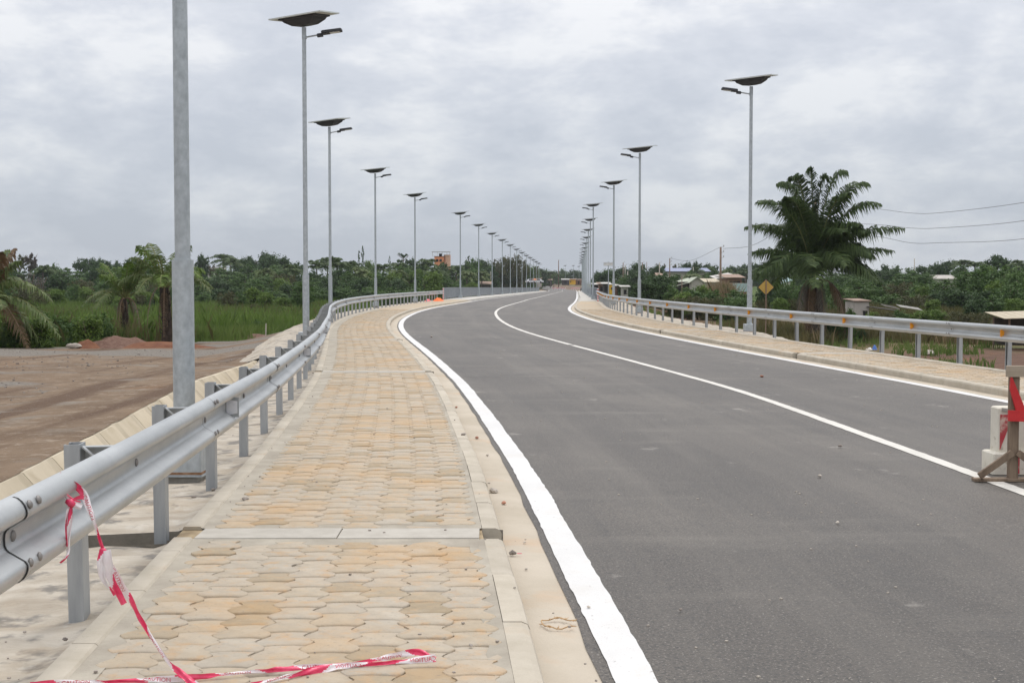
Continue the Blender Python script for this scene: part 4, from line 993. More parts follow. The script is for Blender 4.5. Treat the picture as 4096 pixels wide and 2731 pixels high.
# ------------------------------------------------------------------ wooden sign stand and concrete block at the right edge
z0 = float(zr(11.3)) + .005
st = tag(empty('sign_stand', (4.48, 11.24, z0)), 'weathered wooden road sign stand with red boards at the right edge', 'sign stand')
q = MB(); q.bbox((0, 0, .525), (.082, .06, 1.0), .004); q.build('post', M['wood'], st)
q = MB(); q.bbox((1.05, 0, .525), (.082, .06, 1.0), .004); q.build('post', M['wood'], st)
q = MB(); q.bbox((.56, -.046, .985), (1.30, .03, .10), .004); q.build('top_board', M['woodlight'], st)
q = MB(); q.poly([(-.048, -.036, .955), (-.056, -.036, .83), (.012, -.036, .60), (.105, -.036, .60)], (0, -.022, 0)); q.build('red_board', M['redpaint'], st)
q = MB(); q.poly([(1.098, -.036, .955), (1.106, -.036, .83), (1.038, -.036, .60), (.945, -.036, .60)], (0, -.022, 0)); q.build('red_board', M['redpaint'], st)
q = MB(); q.poly([(-.075, -.06, .545), (-.075, -.06, .640), (.525, -.06, .625), (1.125, -.06, .640), (1.125, -.06, .545), (.525, -.06, .520)], (0, -.022, 0)); q.build('red_board', M['redpaint'], st)
for x in (0, 1.05):
    q = MB(); q.bbox((x * 1.0 + (.05 if x == 0 else -.05), 0, .013), (.80, .10, .026), .003); q.build('foot_board', M['wood'], st)
    for s in (-1, 1):
        Mr = Matrix.Rotation(s * R_(36), 3, 'Y'); q = MB(); q.bbox((0, 0, 0), (.36, .03, .058), .003, Mr)
        o = q.build('brace', M['wood'], st, loc=(x + s * .17, -.05, .155))
cb = tag(empty('concrete_block', (4.50, 11.62, z0)), 'chipped white concrete barrier block with red stripes behind the sign stand', 'barrier')
q = MB(); q.bbox((.50, .14, .10), (1.10, .30, .20), .012); q.build('plinth', M['whiteworn'], cb)
q = MB(); q.bbox((.52, .17, .405), (1.0, .20, .42), .012); q.build('body', M['whiteworn'], cb)
for a in (.0, .34, .68):
    q = MB(); q.poly([(.035 + a, .066, .55), (.035 + a, .066, .215), (.14 + a, .066, .50), (.17 + a, .066, .55)], (0, -.003, 0)); q.build('red_stripe', M['redworn'], cb)
q = MB(); q.poly([(.13, -.013, .185), (.19, -.013, .185), (.19, -.013, .01), (.13, -.013, .01)], (0, -.003, 0)); q.build('red_stripe', M['redworn'], cb)
q = MB(); q.box((.10, .075, .59), (.10, .03, .03), Matrix.Rotation(.15, 3, 'Y')); q.build('chip', M['footing'], cb)

# ------------------------------------------------------------------ loose stones, debris
def rock_mesh(seed):
    r = random.Random(seed); q = MB(); n = 8; rings = []
    for k, (h, w) in enumerate(((-.30, .55), (0, 1.0), (.30, .85), (.50, .40))):
        rings.append([((w * (1 + r.uniform(-.22, .22))) * math.cos(2 * math.pi * i / n), (w * (1 + r.uniform(-.22, .22))) * .75 * math.sin(2 * math.pi * i / n), h + r.uniform(-.1, .1)) for i in range(n)])
    q.loft(rings); return q
ROCKS = {k: [rock_mesh(i).mesh('stone', M[k]) for i in range(4)] for k in ('stone', 'stonepale', 'brick_s')}
def gnd(x, y, dz, fz=zs):
    Y = 12.0; v = (y - PY0) / F_; dx, dy, dzv = (x - PX0) / F_, cP - v * sP, -(sP + v * cP)
    for _ in range(60):
        t = (float(fz(Y)) + dz - HC) / dzv; Y = .5 * Y + .5 * min(max(t * dy, 1), 300)
    return dx * t, Y, float(fz(Y)) + dz
stones = [(2105, 2277, 'stonepale', .020, 'pale round pebble lying in the near gutter', zr), (2100, 2170, 'stonepale', .016, 'small pale pebble in the gutter just past the drain', zr), (2355, 2428, 'stonepale', .020, 'round grey pebble on the white edge line', zr),
          (2722, 2439, 'stone', .022, 'angular dark stone on the near asphalt, right of the white line', zr), (2384, 2723, 'stone', .014, 'small dark stone by the asphalt edge at the bottom of the frame', zr),
          (1854, 1740, 'stone', .055, 'flat dark stone lying on the left kerb', zs), (1908, 1753, 'brick_s', .05, 'reddish brown stone in the gutter beside the left kerb', zr), (1950, 1822, 'stonepale', .035, 'pale pebble in the middle of the left gutter', zr),
          (1974, 1968, 'stonepale', .075, 'large beige rock against the left kerb', zr), (2016, 2014, 'brick_s', .045, 'orange brick chip in the left gutter', zr), (2098, 2170, 'stonepale', .02, 'pale pebble in the gutter near the drain opening', zr),
          (3361, 1786, 'stone', .055, 'flat dark stone in the middle of the right lane', zr), (3279, 1905, 'stonepale', .04, 'pale stone on the asphalt left of the sign stand', zr), (3351, 2091, 'stonepale', .03, 'small white stone low on the asphalt at right', zr),
          (1825, 1630, 'brick_s', .04, 'small red chip beside the left kerb', zr), (1883, 2583, 'stone', .024, 'dark pebble on the near pavers', zs), (1726, 1348, 'stone', .09, 'dark clod on the asphalt inside the bend', zr),
          (3047, 1507, 'brick_s', .07, 'reddish clod on the far lane', zr), (775, 1992, 'stone', .045, 'dark stone on the apron under the guardrail', zs), (852, 1962, 'stone', .05, 'dark rubble lump by a guardrail post', zs), (980, 1999, 'stone', .05, 'grey lump on the sidewalk edging', zs),
          (260, 2560, 'stone', .03, 'grey pebble on the near concrete apron', zs)]
for i, (x, y_, k, r, lab, fz) in enumerate(stones):
    r *= .55; X, Y, Z = gnd(x, y_, .01 if fz is zr else (.0 if 'apron' not in lab and 'post' not in lab else -.03), fz)
    o = inst('stone', random.choice(ROCKS[k]), (X, Y, Z + r * .28), (random.uniform(-.2, .2), random.uniform(-.2, .2), random.uniform(0, 6)), r * random.uniform(.9, 1.1)); tag(o, lab, 'stone', 'loose stones')
q = MB()
for k in range(150):                                           # grit scattered on paving and apron
    Y = 5 + 22 * random.random() ** 1.8; t = random.random()
    X = float(SO(Y)) - .6 + t * .95 if random.random() < .6 else float(SO(Y)) + .1 + random.random() * 2.2
    r = random.uniform(.002, .007) * (1 + Y * .02); z = float(zs(Y)) + (.002 if X > float(SO(Y)) else -.04)
    q.box((X, Y, z + r * .3), (r * 2, r * 1.6, r), Euler((0, 0, random.random() * 6)).to_matrix())
tag(q.build('grit', M['stone']), 'dark grit and crumbs scattered over the left sidewalk edge', 'grit', kind='stuff')
q = MB()
for k in range(300):
    Y = 5.5 + 40 * random.random() ** 2; X = float(LL(Y)) + .3 + random.random() * (float(RR(Y)) - float(LL(Y)))
    r = random.uniform(.002, .007) * (1 + Y * .03); q.box((X, Y, float(zr(Y)) + r * .4), (r * 2, r * 1.6, r), Euler((0, 0, random.random() * 6)).to_matrix())
tag(q.build('grit', M['stonepale']), 'fine pale grit scattered over the asphalt', 'grit', kind='stuff')
q = MB()
for k in range(420):
    Y = random.uniform(10, 44); X = (random.uniform(-60, 1000) - PX0) / F_ * Y
    if X > float(SO(Y)) - 2.4: continue
    r = random.uniform(.006, .022) * (1 if random.random() < .95 else 2.0); q.box((X, Y, gz(X, Y) + r * .3), (r * 2, r * 1.6, r), Euler((random.random(), 0, random.random() * 6)).to_matrix())
tag(q.build('pebbles', M['stone']), 'small stones and clods strewn over the dirt lot', 'pebbles', kind='stuff')
dp = empty('dried_plant', gnd(2235, 2497, .012, zr)); tag(dp, 'dried brown stalk bent into a loop in the near gutter', 'dried plant')
q = MB(); q.tube([(.0 + .085 * math.cos(a) * (1 + .12 * math.sin(3 * a)), .085 * math.sin(a) * 1.1, .008 + .006 * math.sin(5 * a)) for a in np.linspace(.3, 5.9, 22)], .0035, 5); q.build('stalk', M['straw'], dp, smooth=True)
q = MB()
for k in range(26):
    a = random.uniform(.3, 5.9); x, y_ = .085 * math.cos(a), .09 * math.sin(a); q.tube([(x, y_, .008), (x + random.uniform(-.025, .025), y_ + random.uniform(-.03, .03), .012)], [.003, .0012], 4)
q.build('rootlet', M['straw'], dp)
ts = empty('tape_scrap', gnd(2050, 2221, .01, zr)); tag(ts, 'dark wad of litter with a red tip beside the near kerb', 'litter')
q = MB(); q.tube([(-.02, 0, .012), (.0, .004, .02), (.025, 0, .014)], [.01, .018, .006], 7); q.build('wad', M['stone'], ts); q = MB(); q.box((.045, 0, .014), (.03, .008, .003)); q.build('red_tip', M['tape_r'], ts)
ng = empty('netting_heap', (float(SO(110)) + .45, 110, float(zs(110)))); tag(ng, 'crumpled orange plastic netting heaped at the end of the left guardrail', 'netting')
def heap(mat, nm, sx, sy, h, off, par, seed=0, n=14):
    q = MB(); vs = []; fs = []
    for j in range(n + 1):
        for i in range(n + 1):
            x, y_ = -1 + 2 * i / n, -1 + 2 * j / n; r = math.hypot(x, y_); z = max(0, 1 - r * r) ** 1.2 * h * (.7 + .6 * float(vnoise(x * 3 + 9, y_ * 3, .8, seed)))
            vs.append((off[0] + x * sx, off[1] + y_ * sy, off[2] + z - .02))
    for j in range(n):
        for i in range(n): fs.append((j * (n + 1) + i, j * (n + 1) + i + 1, (j + 1) * (n + 1) + i + 1, (j + 1) * (n + 1) + i))
    q.add(vs, fs); return q.build(nm, mat, par, smooth=True)
heap(M['net'], 'netting', .5, 2.0, .27, (0, 0, 0), ng, 2); heap(M['netred'], 'torn_netting', .28, .8, .2, (-.75, -2.6, 0), ng, 3)

# ------------------------------------------------------------------ vegetation builders
def leaf_arrays(cen, size, r, tint, up=.3, out=None):
    """diamond leaf clumps at the given centres; returns verts, faces, tints"""
    n = len(cen); d = r.normal(size=(n, 3))
    if out is not None: d = d * .8 + out * 1.0
    d[:, 2] += up; d /= np.linalg.norm(d, axis=1)[:, None]
    a = np.cross(d, r.normal(size=(n, 3))); a /= np.linalg.norm(a, axis=1)[:, None]; b = np.cross(d, a)
    s = (size * r.uniform(.55, 1.35, n))[:, None]
    v = np.stack([cen - a * s, cen + b * s * .55 + a * s * .1, cen + a * s * .9, cen - b * s * .5], 1).reshape(-1, 3)
    f = np.arange(n * 4).reshape(n, 4); return v, f, tint
def np_mesh(name, v, f, t, mat):
    me_ = bpy.data.meshes.new(name); n = len(f); k = f.shape[1]
    me_.vertices.add(len(v)); me_.vertices.foreach_set('co', v.astype(np.float32).ravel())
    me_.loops.add(n * k); me_.loops.foreach_set('vertex_index', f.astype(np.int32).ravel())
    me_.polygons.add(n); me_.polygons.foreach_set('loop_start', (np.arange(n) * k).astype(np.int32))
    a = me_.attributes.new('tint', 'FLOAT', 'FACE'); a.data.foreach_set('value', np.clip(t, 0, 1).astype(np.float32))
    me_.materials.append(mat); me_.update(calc_edges=True); return me_
def crown_mesh(mat, blobs, n, leaf, seed, shell=.55, up=.3):
    """blobs: (x, y, z, rx, ry, rz); leaves cluster into sub-clumps on each blob for an uneven outline"""
    r = np.random.default_rng(seed); w = np.array([b[3] * b[4] + b[3] * b[5] for b in blobs]); w = w / w.sum(); C = []; T = []; O = []
    for b, wi in zip(blobs, w):
        m = max(8, int(n * wi)); nc = max(5, int(m / 26)); cd = r.normal(size=(nc, 3)); cd /= np.linalg.norm(cd, axis=1)[:, None]
        cr = r.uniform(shell, 1.0, nc); cc = cd * cr[:, None]; pick = r.integers(0, nc, m)
        p = cc[pick] + r.normal(size=(m, 3)) * .17
        C.append(np.array(b[:3]) + p * np.array(b[3:6])); O.append(cd[pick])
        ct = r.uniform(.05, .95, nc); T.append(ct[pick] * .6 + r.uniform(0, .4, m))
    C = np.concatenate(C); T = np.concatenate(T); O = np.concatenate(O)
    v, f, t = leaf_arrays(C, np.full(len(C), leaf), r, T, up, O); return np_mesh('crown', v, f, t, mat)
def rand_blobs(seed, n, cx, spread, zlo, zhi, rr, squash=.8):
    r = random.Random(seed); out = []
    for k in range(n):
        a = r.uniform(0, 6.28); d = spread * math.sqrt(r.random()); z = r.uniform(zlo, zhi); q = r.uniform(*rr)
        out.append((d * math.cos(a), d * math.sin(a), z, q, q, q * squash))
    return out
def trunk_mesh(seed, h=.55, rad=.028, limbs=5, top=.8):
    r = random.Random(seed); q = MB(); x = y_ = 0; pts = []
    for k in range(5): pts.append((x, y_, h * k / 4)); x += r.uniform(-.02, .02); y_ += r.uniform(-.02, .02)
    q.tube([(0, 0, -.04)] + pts[1:], [rad * 1.25, rad, rad * .9, rad * .8, rad * .7], 8)
    for k in range(limbs):
        a = 6.28 * k / limbs + r.uniform(-.4, .4); z = h * r.uniform(.55, 1.0); e_ = r.uniform(.15, .3)
        q.tube([(pts[3][0], pts[3][1], z), (pts[3][0] + e_ * .5 * math.cos(a), pts[3][1] + e_ * .5 * math.sin(a), z + (top - z) * .55), (e_ * math.cos(a), e_ * math.sin(a), z + (top - z) * .95)], [rad * .5, rad * .34, rad * .15], 6)
    return q.mesh('trunk', M['bark'], smooth=True)
TR = {}                                                       # unit-height tree kinds: (crown, trunk, crown width)
def skirt(n, rad, z, r0): return [(rad * math.cos(6.28 * k / n), rad * math.sin(6.28 * k / n), z, r0, r0, r0 * .9) for k in range(n)]
TR['round'] = (crown_mesh(M['leaf_dark'], [(0, 0, .58, .34, .34, .36)] + skirt(5, .24, .22, .17) + rand_blobs(1, 11, 0, .28, .36, .86, (.13, .2)), 6500, .028, 1), trunk_mesh(1), .86)
TR['spread'] = (crown_mesh(M['leaf_dark'], rand_blobs(2, 14, 0, .42, .42, .86, (.14, .22), .7), 5200, .028, 2), trunk_mesh(2, .5, .03, 6), 1.15)
TR['mid'] = (crown_mesh(M['leaf_mid'], [(0, 0, .5, .34, .34, .40)] + skirt(6, .26, .18, .17) + rand_blobs(3, 12, 0, .28, .3, .86, (.12, .19)), 6500, .028, 3), trunk_mesh(3), .86)
TR['light'] = (crown_mesh(M['leaf_light'], [(0, 0, .48, .36, .36, .40)] + skirt(6, .26, .18, .18) + rand_blobs(4, 10, 0, .28, .3, .86, (.14, .2)), 6000, .030, 4), trunk_mesh(4, .3), .9)
TR['olive'] = (crown_mesh(M['leaf_olive'], [(0, 0, .52, .40, .40, .36)] + skirt(6, .30, .18, .18) + rand_blobs(5, 14, 0, .40, .34, .86, (.14, .22)), 7000, .026, 5), trunk_mesh(5, .35, .035), 1.1)
TR['airy'] = (crown_mesh(M['leaf_olive'], rand_blobs(6, 9, 0, .26, .5, .92, (.10, .15)), 1100, .026, 6, .2), trunk_mesh(6, .6, .02, 7, .92), .7)
TR['red'] = (crown_mesh(M['leaf_red'], rand_blobs(7, 7, 0, .17, .55, .9, (.10, .15)), 1300, .026, 7, .2), trunk_mesh(7, .6, .02, 6, .92), .52)
TR['bare'] = (crown_mesh(M['twig'], rand_blobs(8, 8, 0, .30, .35, .85, (.12, .2)), 900, .030, 8, .1), trunk_mesh(8, .5, .022, 9, .9), .8)
TR['column'] = (crown_mesh(M['leaf_dark'], [(0, 0, .12 + .1 * k, .075 * (1 - .07 * k) + .02, .075 * (1 - .07 * k) + .02, .085) for k in range(9)], 1100, .022, 9), trunk_mesh(9, .2, .012, 3, .5), .2)
TR['pine'] = (crown_mesh(M['leaf_dark'], [(.10, 0, .9, .10, .08, .05), (-.12, .04, .86, .10, .08, .05), (.2, 0, .76, .12, .1, .05), (-.18, 0, .72, .13, .1, .05), (0, .05, .62, .2, .15, .06), (.12, 0, .5, .2, .16, .06), (-.1, 0, .42, .2, .16, .08)], 1700, .026, 10, .3), trunk_mesh(10, .85, .02, 4, .9), .6)
def grow(kind, x, ytop, Y, wsrc=None, label=None, group=None, name='tree', dz=0.0, H=None):
    X = (x - PX0) / F_ * Y; zb = gz(X, Y) - .1 + dz
    if H is None: H = max(1.2, at(x, ytop, Y).z - zb)
    c, t, w = TR[kind]; W = (wsrc * 1.22 / F_ * Y / w) if wsrc else H * random.uniform(.85, 1.15)
    o = tag(empty(name, (X, Y, zb), random.uniform(0, 6.28)), label, 'tree' if name == 'tree' else 'shrub', group); o.scale = (W, W, H * 1.03)
    inst('crown', c, parent=o); inst('trunk', t, parent=o); return o

# palms -------------------------------------------------------------
def frond_geo(q, P1, P2, npairs, ll, lw, seed, petiole=.16, droop=.5, rad=.03, vee=.5, rmi=0, lmi=1, thin=1.0):
    """feather leaf in the local XZ plane: rachis along a bezier 0-P1-P2, leaflets on both sides"""
    r = random.Random(seed); P0 = Vector((0, 0, 0)); P1 = Vector((P1[0], 0, P1[1])); P2 = Vector((P2[0], 0, P2[1]))
    B = lambda t: P0 * (1 - t) ** 2 + P1 * 2 * t * (1 - t) + P2 * t * t
    q.mi = rmi; q.ti = .5; q.tube([B(t) for t in np.linspace(0, 1, 9)], [rad * (1 - .85 * t) for t in np.linspace(0, 1, 9)], 5)
    q.mi = lmi
    for k in range(npairs):
        t = petiole + (1 - petiole) * (k + r.uniform(.2, .8)) / npairs; p = B(t); tg = (B(min(1, t + .02)) - B(max(0, t - .02))).normalized()
        up = Vector((0, 1, 0)).cross(tg); up = up if up.z > 0 else -up
        prof = min(1.0, (t - petiole) * 5 + .35) * (1 - .78 * max(0, (t - .5) / .5) ** 1.8)
        for s in (-1, 1):
            L_ = ll * prof * r.uniform(.8, 1.1); d = (Vector((0, s, 0)) * 1.0 + tg * r.uniform(.35, .6) + up * (vee * r.uniform(-.3, 1.0))).normalized()
            g = Vector((0, 0, -1)); m = p + d * L_ * .5 + g * L_ * droop * .16; e_ = p + d * L_ * .84 + g * L_ * droop * r.uniform(.6, 1.1)
            w = (tg + Vector((0, 0, r.uniform(-.5, .5)))).normalized() * lw * thin * .5
            q.ti = r.random()
            q.add([p - w * .6, p + w * .6, m + w, m - w], [(0, 1, 2, 3)]); q.add([m - w, m + w, e_], [(0, 1, 2)])
def far_palm(seed, h, nfr, L, mats, lw=.24, npairs=15):
    r = random.Random(seed); q = MB()
    q2 = MB(); q2.tube([(0, 0, -.3), (r.uniform(-.15, .15), 0, h * .5), (r.uniform(-.3, .3), 0, h)], [.2, .16, .14], 8); tr = q2.mesh('trunk', M['bark'], smooth=True)
    tx = q2.v[-9][0]
    for k in range(nfr):
        az = 6.28 * k / nfr * 2.618 + r.uniform(-.3, .3); el = r.uniform(-.15, 1.25); f = MB()
        c, s = math.cos(el), math.sin(el); Lk = L * r.uniform(.85, 1.1)
        frond_geo(f, (Lk * .45 * c, Lk * .55 * s + .25 * Lk), (Lk * (c * .95 + .08), Lk * (s * .75 - .25)), npairs, L * .30, lw, seed * 100 + k, .12, .7, .035)
        Rz = Matrix.Rotation(az, 3, 'Z'); b = len(q.v); q.v += [tuple(Rz @ Vector(p) + Vector((0, 0, h))) for p in f.v]; q.f += [[i + b for i in fc] for fc in f.f]; q.m += f.m; q.t += f.t
    return q.mesh('crown', mats, tint=True), tr
FP = [far_palm(1, 7.5, 20, 3.6, [M['rachis'], M['palm_leaf']]), far_palm(2, 6.0, 24, 3.2, [M['rachis'], M['palm_leaf']]), far_palm(3, 9.0, 18, 3.5, [M['rachis'], M['palm_leaf']]), far_palm(4, 5.0, 22, 3.4, [M['rachis'], M['palm_leaf2']])]
FPH = [11.0, 9.2, 12.4, 8.4]
def palm_far(k, x, ytop, Y, label, group, scale=None):
    X = (x - PX0) / F_ * Y; zb = gz(X, Y); H = max(2.0, at(x, ytop, Y).z - zb); s = H / FPH[k]
    sx = scale if scale else min(max(s, .8), 1.25)
    o = tag(empty('palm_tree', (X, Y, zb), random.uniform(0, 6.28)), label, 'palm tree', group); o.scale = (sx, sx, s)
    inst('crown', FP[k][0], parent=o); inst('trunk', FP[k][1], parent=o); return o

def oil_palm(name, label, loc, trunk_h, trunk_r, fronds, dry, mats_leaf, ll=.75, npairs=42, lw=.05, boots=60, seed=3):
    """near palm with every leaf a part: fronds [(azimuth, P1, P2)], dry hanging leaves [(azimuth, length)]"""
    r = random.Random(seed); o = tag(empty(name, loc), label, 'palm tree')
    q = MB(); hs = np.linspace(-.5, trunk_h, 12); q.tube([(.05 * math.sin(h * 2), .05 * math.cos(h), h) for h in hs], [trunk_r * (1.12 - .18 * k / 11 + r.uniform(-.05, .05)) for k in range(12)], 14); q.build('trunk', M['palmbark'], o, smooth=True)
    q = MB()
    for k in range(boots):                                     # stubs of old leaf bases
        a = r.uniform(0, 6.28); h = trunk_h * (.12 + .9 * r.random()); d = Vector((math.cos(a), math.sin(a), 0)); p = Vector((0, 0, h)) + d * trunk_r * .9
        bs_ = min(1, trunk_r / .4); q.tube([p, p + d * .10 * bs_ + Vector((0, 0, .14 * bs_)), p + d * .16 * bs_ + Vector((0, 0, r.uniform(.22, .42) * bs_))], [.07 * bs_, .05 * bs_, .025 * bs_], 5)
    b_ = q.build('leaf_base', M['palmbark'], o); b_['kind'] = 'stuff'
    for i, (az, P1, P2) in enumerate(fronds):
        f = MB(); frond_geo(f, P1, P2, npairs, ll, lw, seed * 50 + i, .14, .62, .045, .45)
        fo = f.build('frond', mats_leaf if not isinstance(mats_leaf, dict) else mats_leaf[i % len(mats_leaf)], o, tint=True, loc=(0, 0, trunk_h)); fo.rotation_euler = (r.uniform(-.12, .12), 0, az)
    for i, (az, L_, spread) in enumerate(dry):
        f = MB(); frond_geo(f, (L_ * spread, L_ * .15), (L_ * spread * 1.15, -L_ * .9), int(npairs * .5), ll * .45, lw * .7, seed * 90 + i, .3, 1.2, .035, -.3)
        fo = f.build('dry_frond', [M['petiole'], M['palm_dry'] if i % 2 else M['palm_grey']], o, tint=True, loc=(0, 0, trunk_h)); fo.rotation_euler = (0, 0, az)
    return o

# the big oil palm on the right ---------------------------------------
tips = [(-1.9, 5.5), (-.25, 6.3), (1.55, 6.1), (2.65, 5.5), (3.3, 4.3), (4.5, 2.9), (4.1, 1.7), (-3.3, 4.4), (-3.5, 3.1), (-3.3, 1.6), (4.0, -.1), (-3.3, .4), (.6, 5.9), (-1.0, 5.9)]
fr = []
for x, z in tips:
    az = 0 if x >= 0 else math.pi; r_ = abs(x); fr.append((az + random.uniform(-.25, .25), (r_ * .34, max(z * 1.0 + .5, 2.2)), (r_ * 1.06, z * .97)))
for k in range(9):
    az = random.uniform(0, 6.28); fr.append((az, (random.uniform(1.2, 2.0), random.uniform(1.6, 2.8)), (random.uniform(2.6, 3.7), random.uniform(-.5, .9))))
for k in range(22):
    az = random.choice((1.57, -1.57)) + random.uniform(-1.15, 1.15); el = random.uniform(0, 1); fr.append((az, (1.0 + .6 * (1 - el), 2.2 + 2.4 * el), (2.4 + 1.4 * (1 - el), -.4 + 5.2 * el)))
PX_ = (3253 - PX0) / F_ * 70
bigp = oil_palm('oil_palm', 'big oil palm with a shaggy dark trunk behind the right guardrail', (PX_, 70, gz(PX_, 70)), 2.0 - gz(PX_, 70), .40, fr,
    [(-1.2, 4.2, .12), (-.6, 4.0, .42), (-1.7, 3.8, .1), (.15, 3.6, .5), (3.5, 3.0, .3), (-2.2, 3.4, .2), (-.95, 3.7, .2)], [M['rachis'], M['palm_leaf']], ll=1.5, npairs=130, lw=.066, boots=110, seed=5)
for i in range(9):                                            # ferns and creepers round its foot
    a = random.uniform(-2.9, -.2)
    X, Y = PX_ + 1.7 + 1.0 * math.cos(a) * random.random() * 1.5, 70 + .9 * math.sin(a)
    grow('mid' if i % 2 else 'round', 0, 0, Y, None, 'leafy creeper bush growing round the foot of the big palm', 'creepers round the big palm', 'shrub', H=random.uniform(.8, 1.7)).location = (X, Y, gz(X, Y) - .1)

# young palms beside the dirt lot --------------------------------------
def young(seed, n, L, up):
    r = random.Random(seed); out = []
    for k in range(n):
        az = 6.28 * k / n + r.uniform(-.3, .3); el = r.random() ** .8
        out.append((az, (L * (.28 + .22 * (1 - el)), L * (.30 + up * el)), (L * (.42 + .45 * (1 - el)), L * (-.25 + 1.05 * el))))
    return out
pl2 = {0: [M['rachis'], M['palm_leaf2']], 1: [M['rachis'], M['palm_leaf2']], 2: [M['rachis'], M['leaf_light']]}
def dryset(seed, n, L): r = random.Random(seed); return [(6.28 * k / n + r.uniform(-.4, .4), L * r.uniform(.8, 1.15), r.uniform(.08, .45)) for k in range(n)]
x = (500 - PX0) / F_ * 56; oil_palm('oil_palm', 'short two-stemmed palm with dry hanging leaves, middle of the dirt lot edge', (x, 56, gz(x, 56)), at(500, 1195, 56).z - gz(x, 56), .15, young(3, 17, 2.3, .36), dryset(1, 7, 1.7), pl2, .55, 40, .05, 16, 7)
x = (662 - PX0) / F_ * 52; oil_palm('oil_palm', 'taller palm just left of the nearest lamp pole', (x, 52, gz(x, 52)), at(662, 1150, 52).z - gz(x, 52), .19, young(4, 18, 2.5, .40), dryset(2, 7, 2.0), pl2, .6, 40, .05, 18, 8)
x = (-75 - PX0) / F_ * 46; oil_palm('oil_palm', 'palm at the left edge with fronds arching over the bushes', (x, 46, gz(x, 46)), at(-75, 1215, 46).z - gz(x, 46), .18, young(5, 14, 2.7, .30) + [(-.15, (1.6, .9), (3.1, -1.2)), (.2, (1.3, .5), (2.2, -2.0)), (-.4, (1.1, .9), (2.0, -1.6)), (.0, (1.2, 1.6), (2.6, .1))], dryset(3, 6, 2.0), {0: [M['rachis'], M['palm_leaf2']], 1: [M['petiole'], M['palm_dry']], 2: [M['rachis'], M['palm_leaf2']]}, .7, 54, .07, 14, 9)

# left treeline -----------------------------------------------------------
SEG = [(-900, 'left of the nearest lamp pole'), (770, 'between first and second left lamps'), (1235, 'between second and third left lamps'), (1335, 'between third and fourth left lamps'), (1510, 'between fourth and fifth left lamps'),
       (1668, 'just left of the bridge lamps'), (1850, 'behind the left bridge railing'), (2150, 'beyond the bridge end'), (2330, 'behind the right bridge side'), (2460, 'between second and third right lamps'), (2570, 'left of the tallest right lamp'), (3000, 'behind the big palm'), (3400, 'right of the big palm')]
def seg(x): return [s for a, s in SEG if x >= a][-1]
ADJ = {'round': 'dense dark tree', 'spread': 'broad dark tree', 'mid': 'mid green tree', 'light': 'bright green bushy tree', 'olive': 'large olive brown tree', 'airy': 'thin airy tree', 'red': 'reddish leaved tree', 'bare': 'grey leafless tree', 'column': 'narrow columnar tree', 'pine': 'tall tiered tree'}
GT = 'trees of the far treeline'
def T(kind, x, yt, Y, w=None): grow(kind, x, yt, Y, w, f'{ADJ[kind]} in treeline {seg(x)}', GT)
def P(k, x, yt, Y, sc=None): palm_far(k, x, yt, Y, f'{["tall coconut palm", "feathery palm", "slender high palm", "low pale palm"][k]} in treeline {seg(x)}', 'palms of the far treeline', sc)
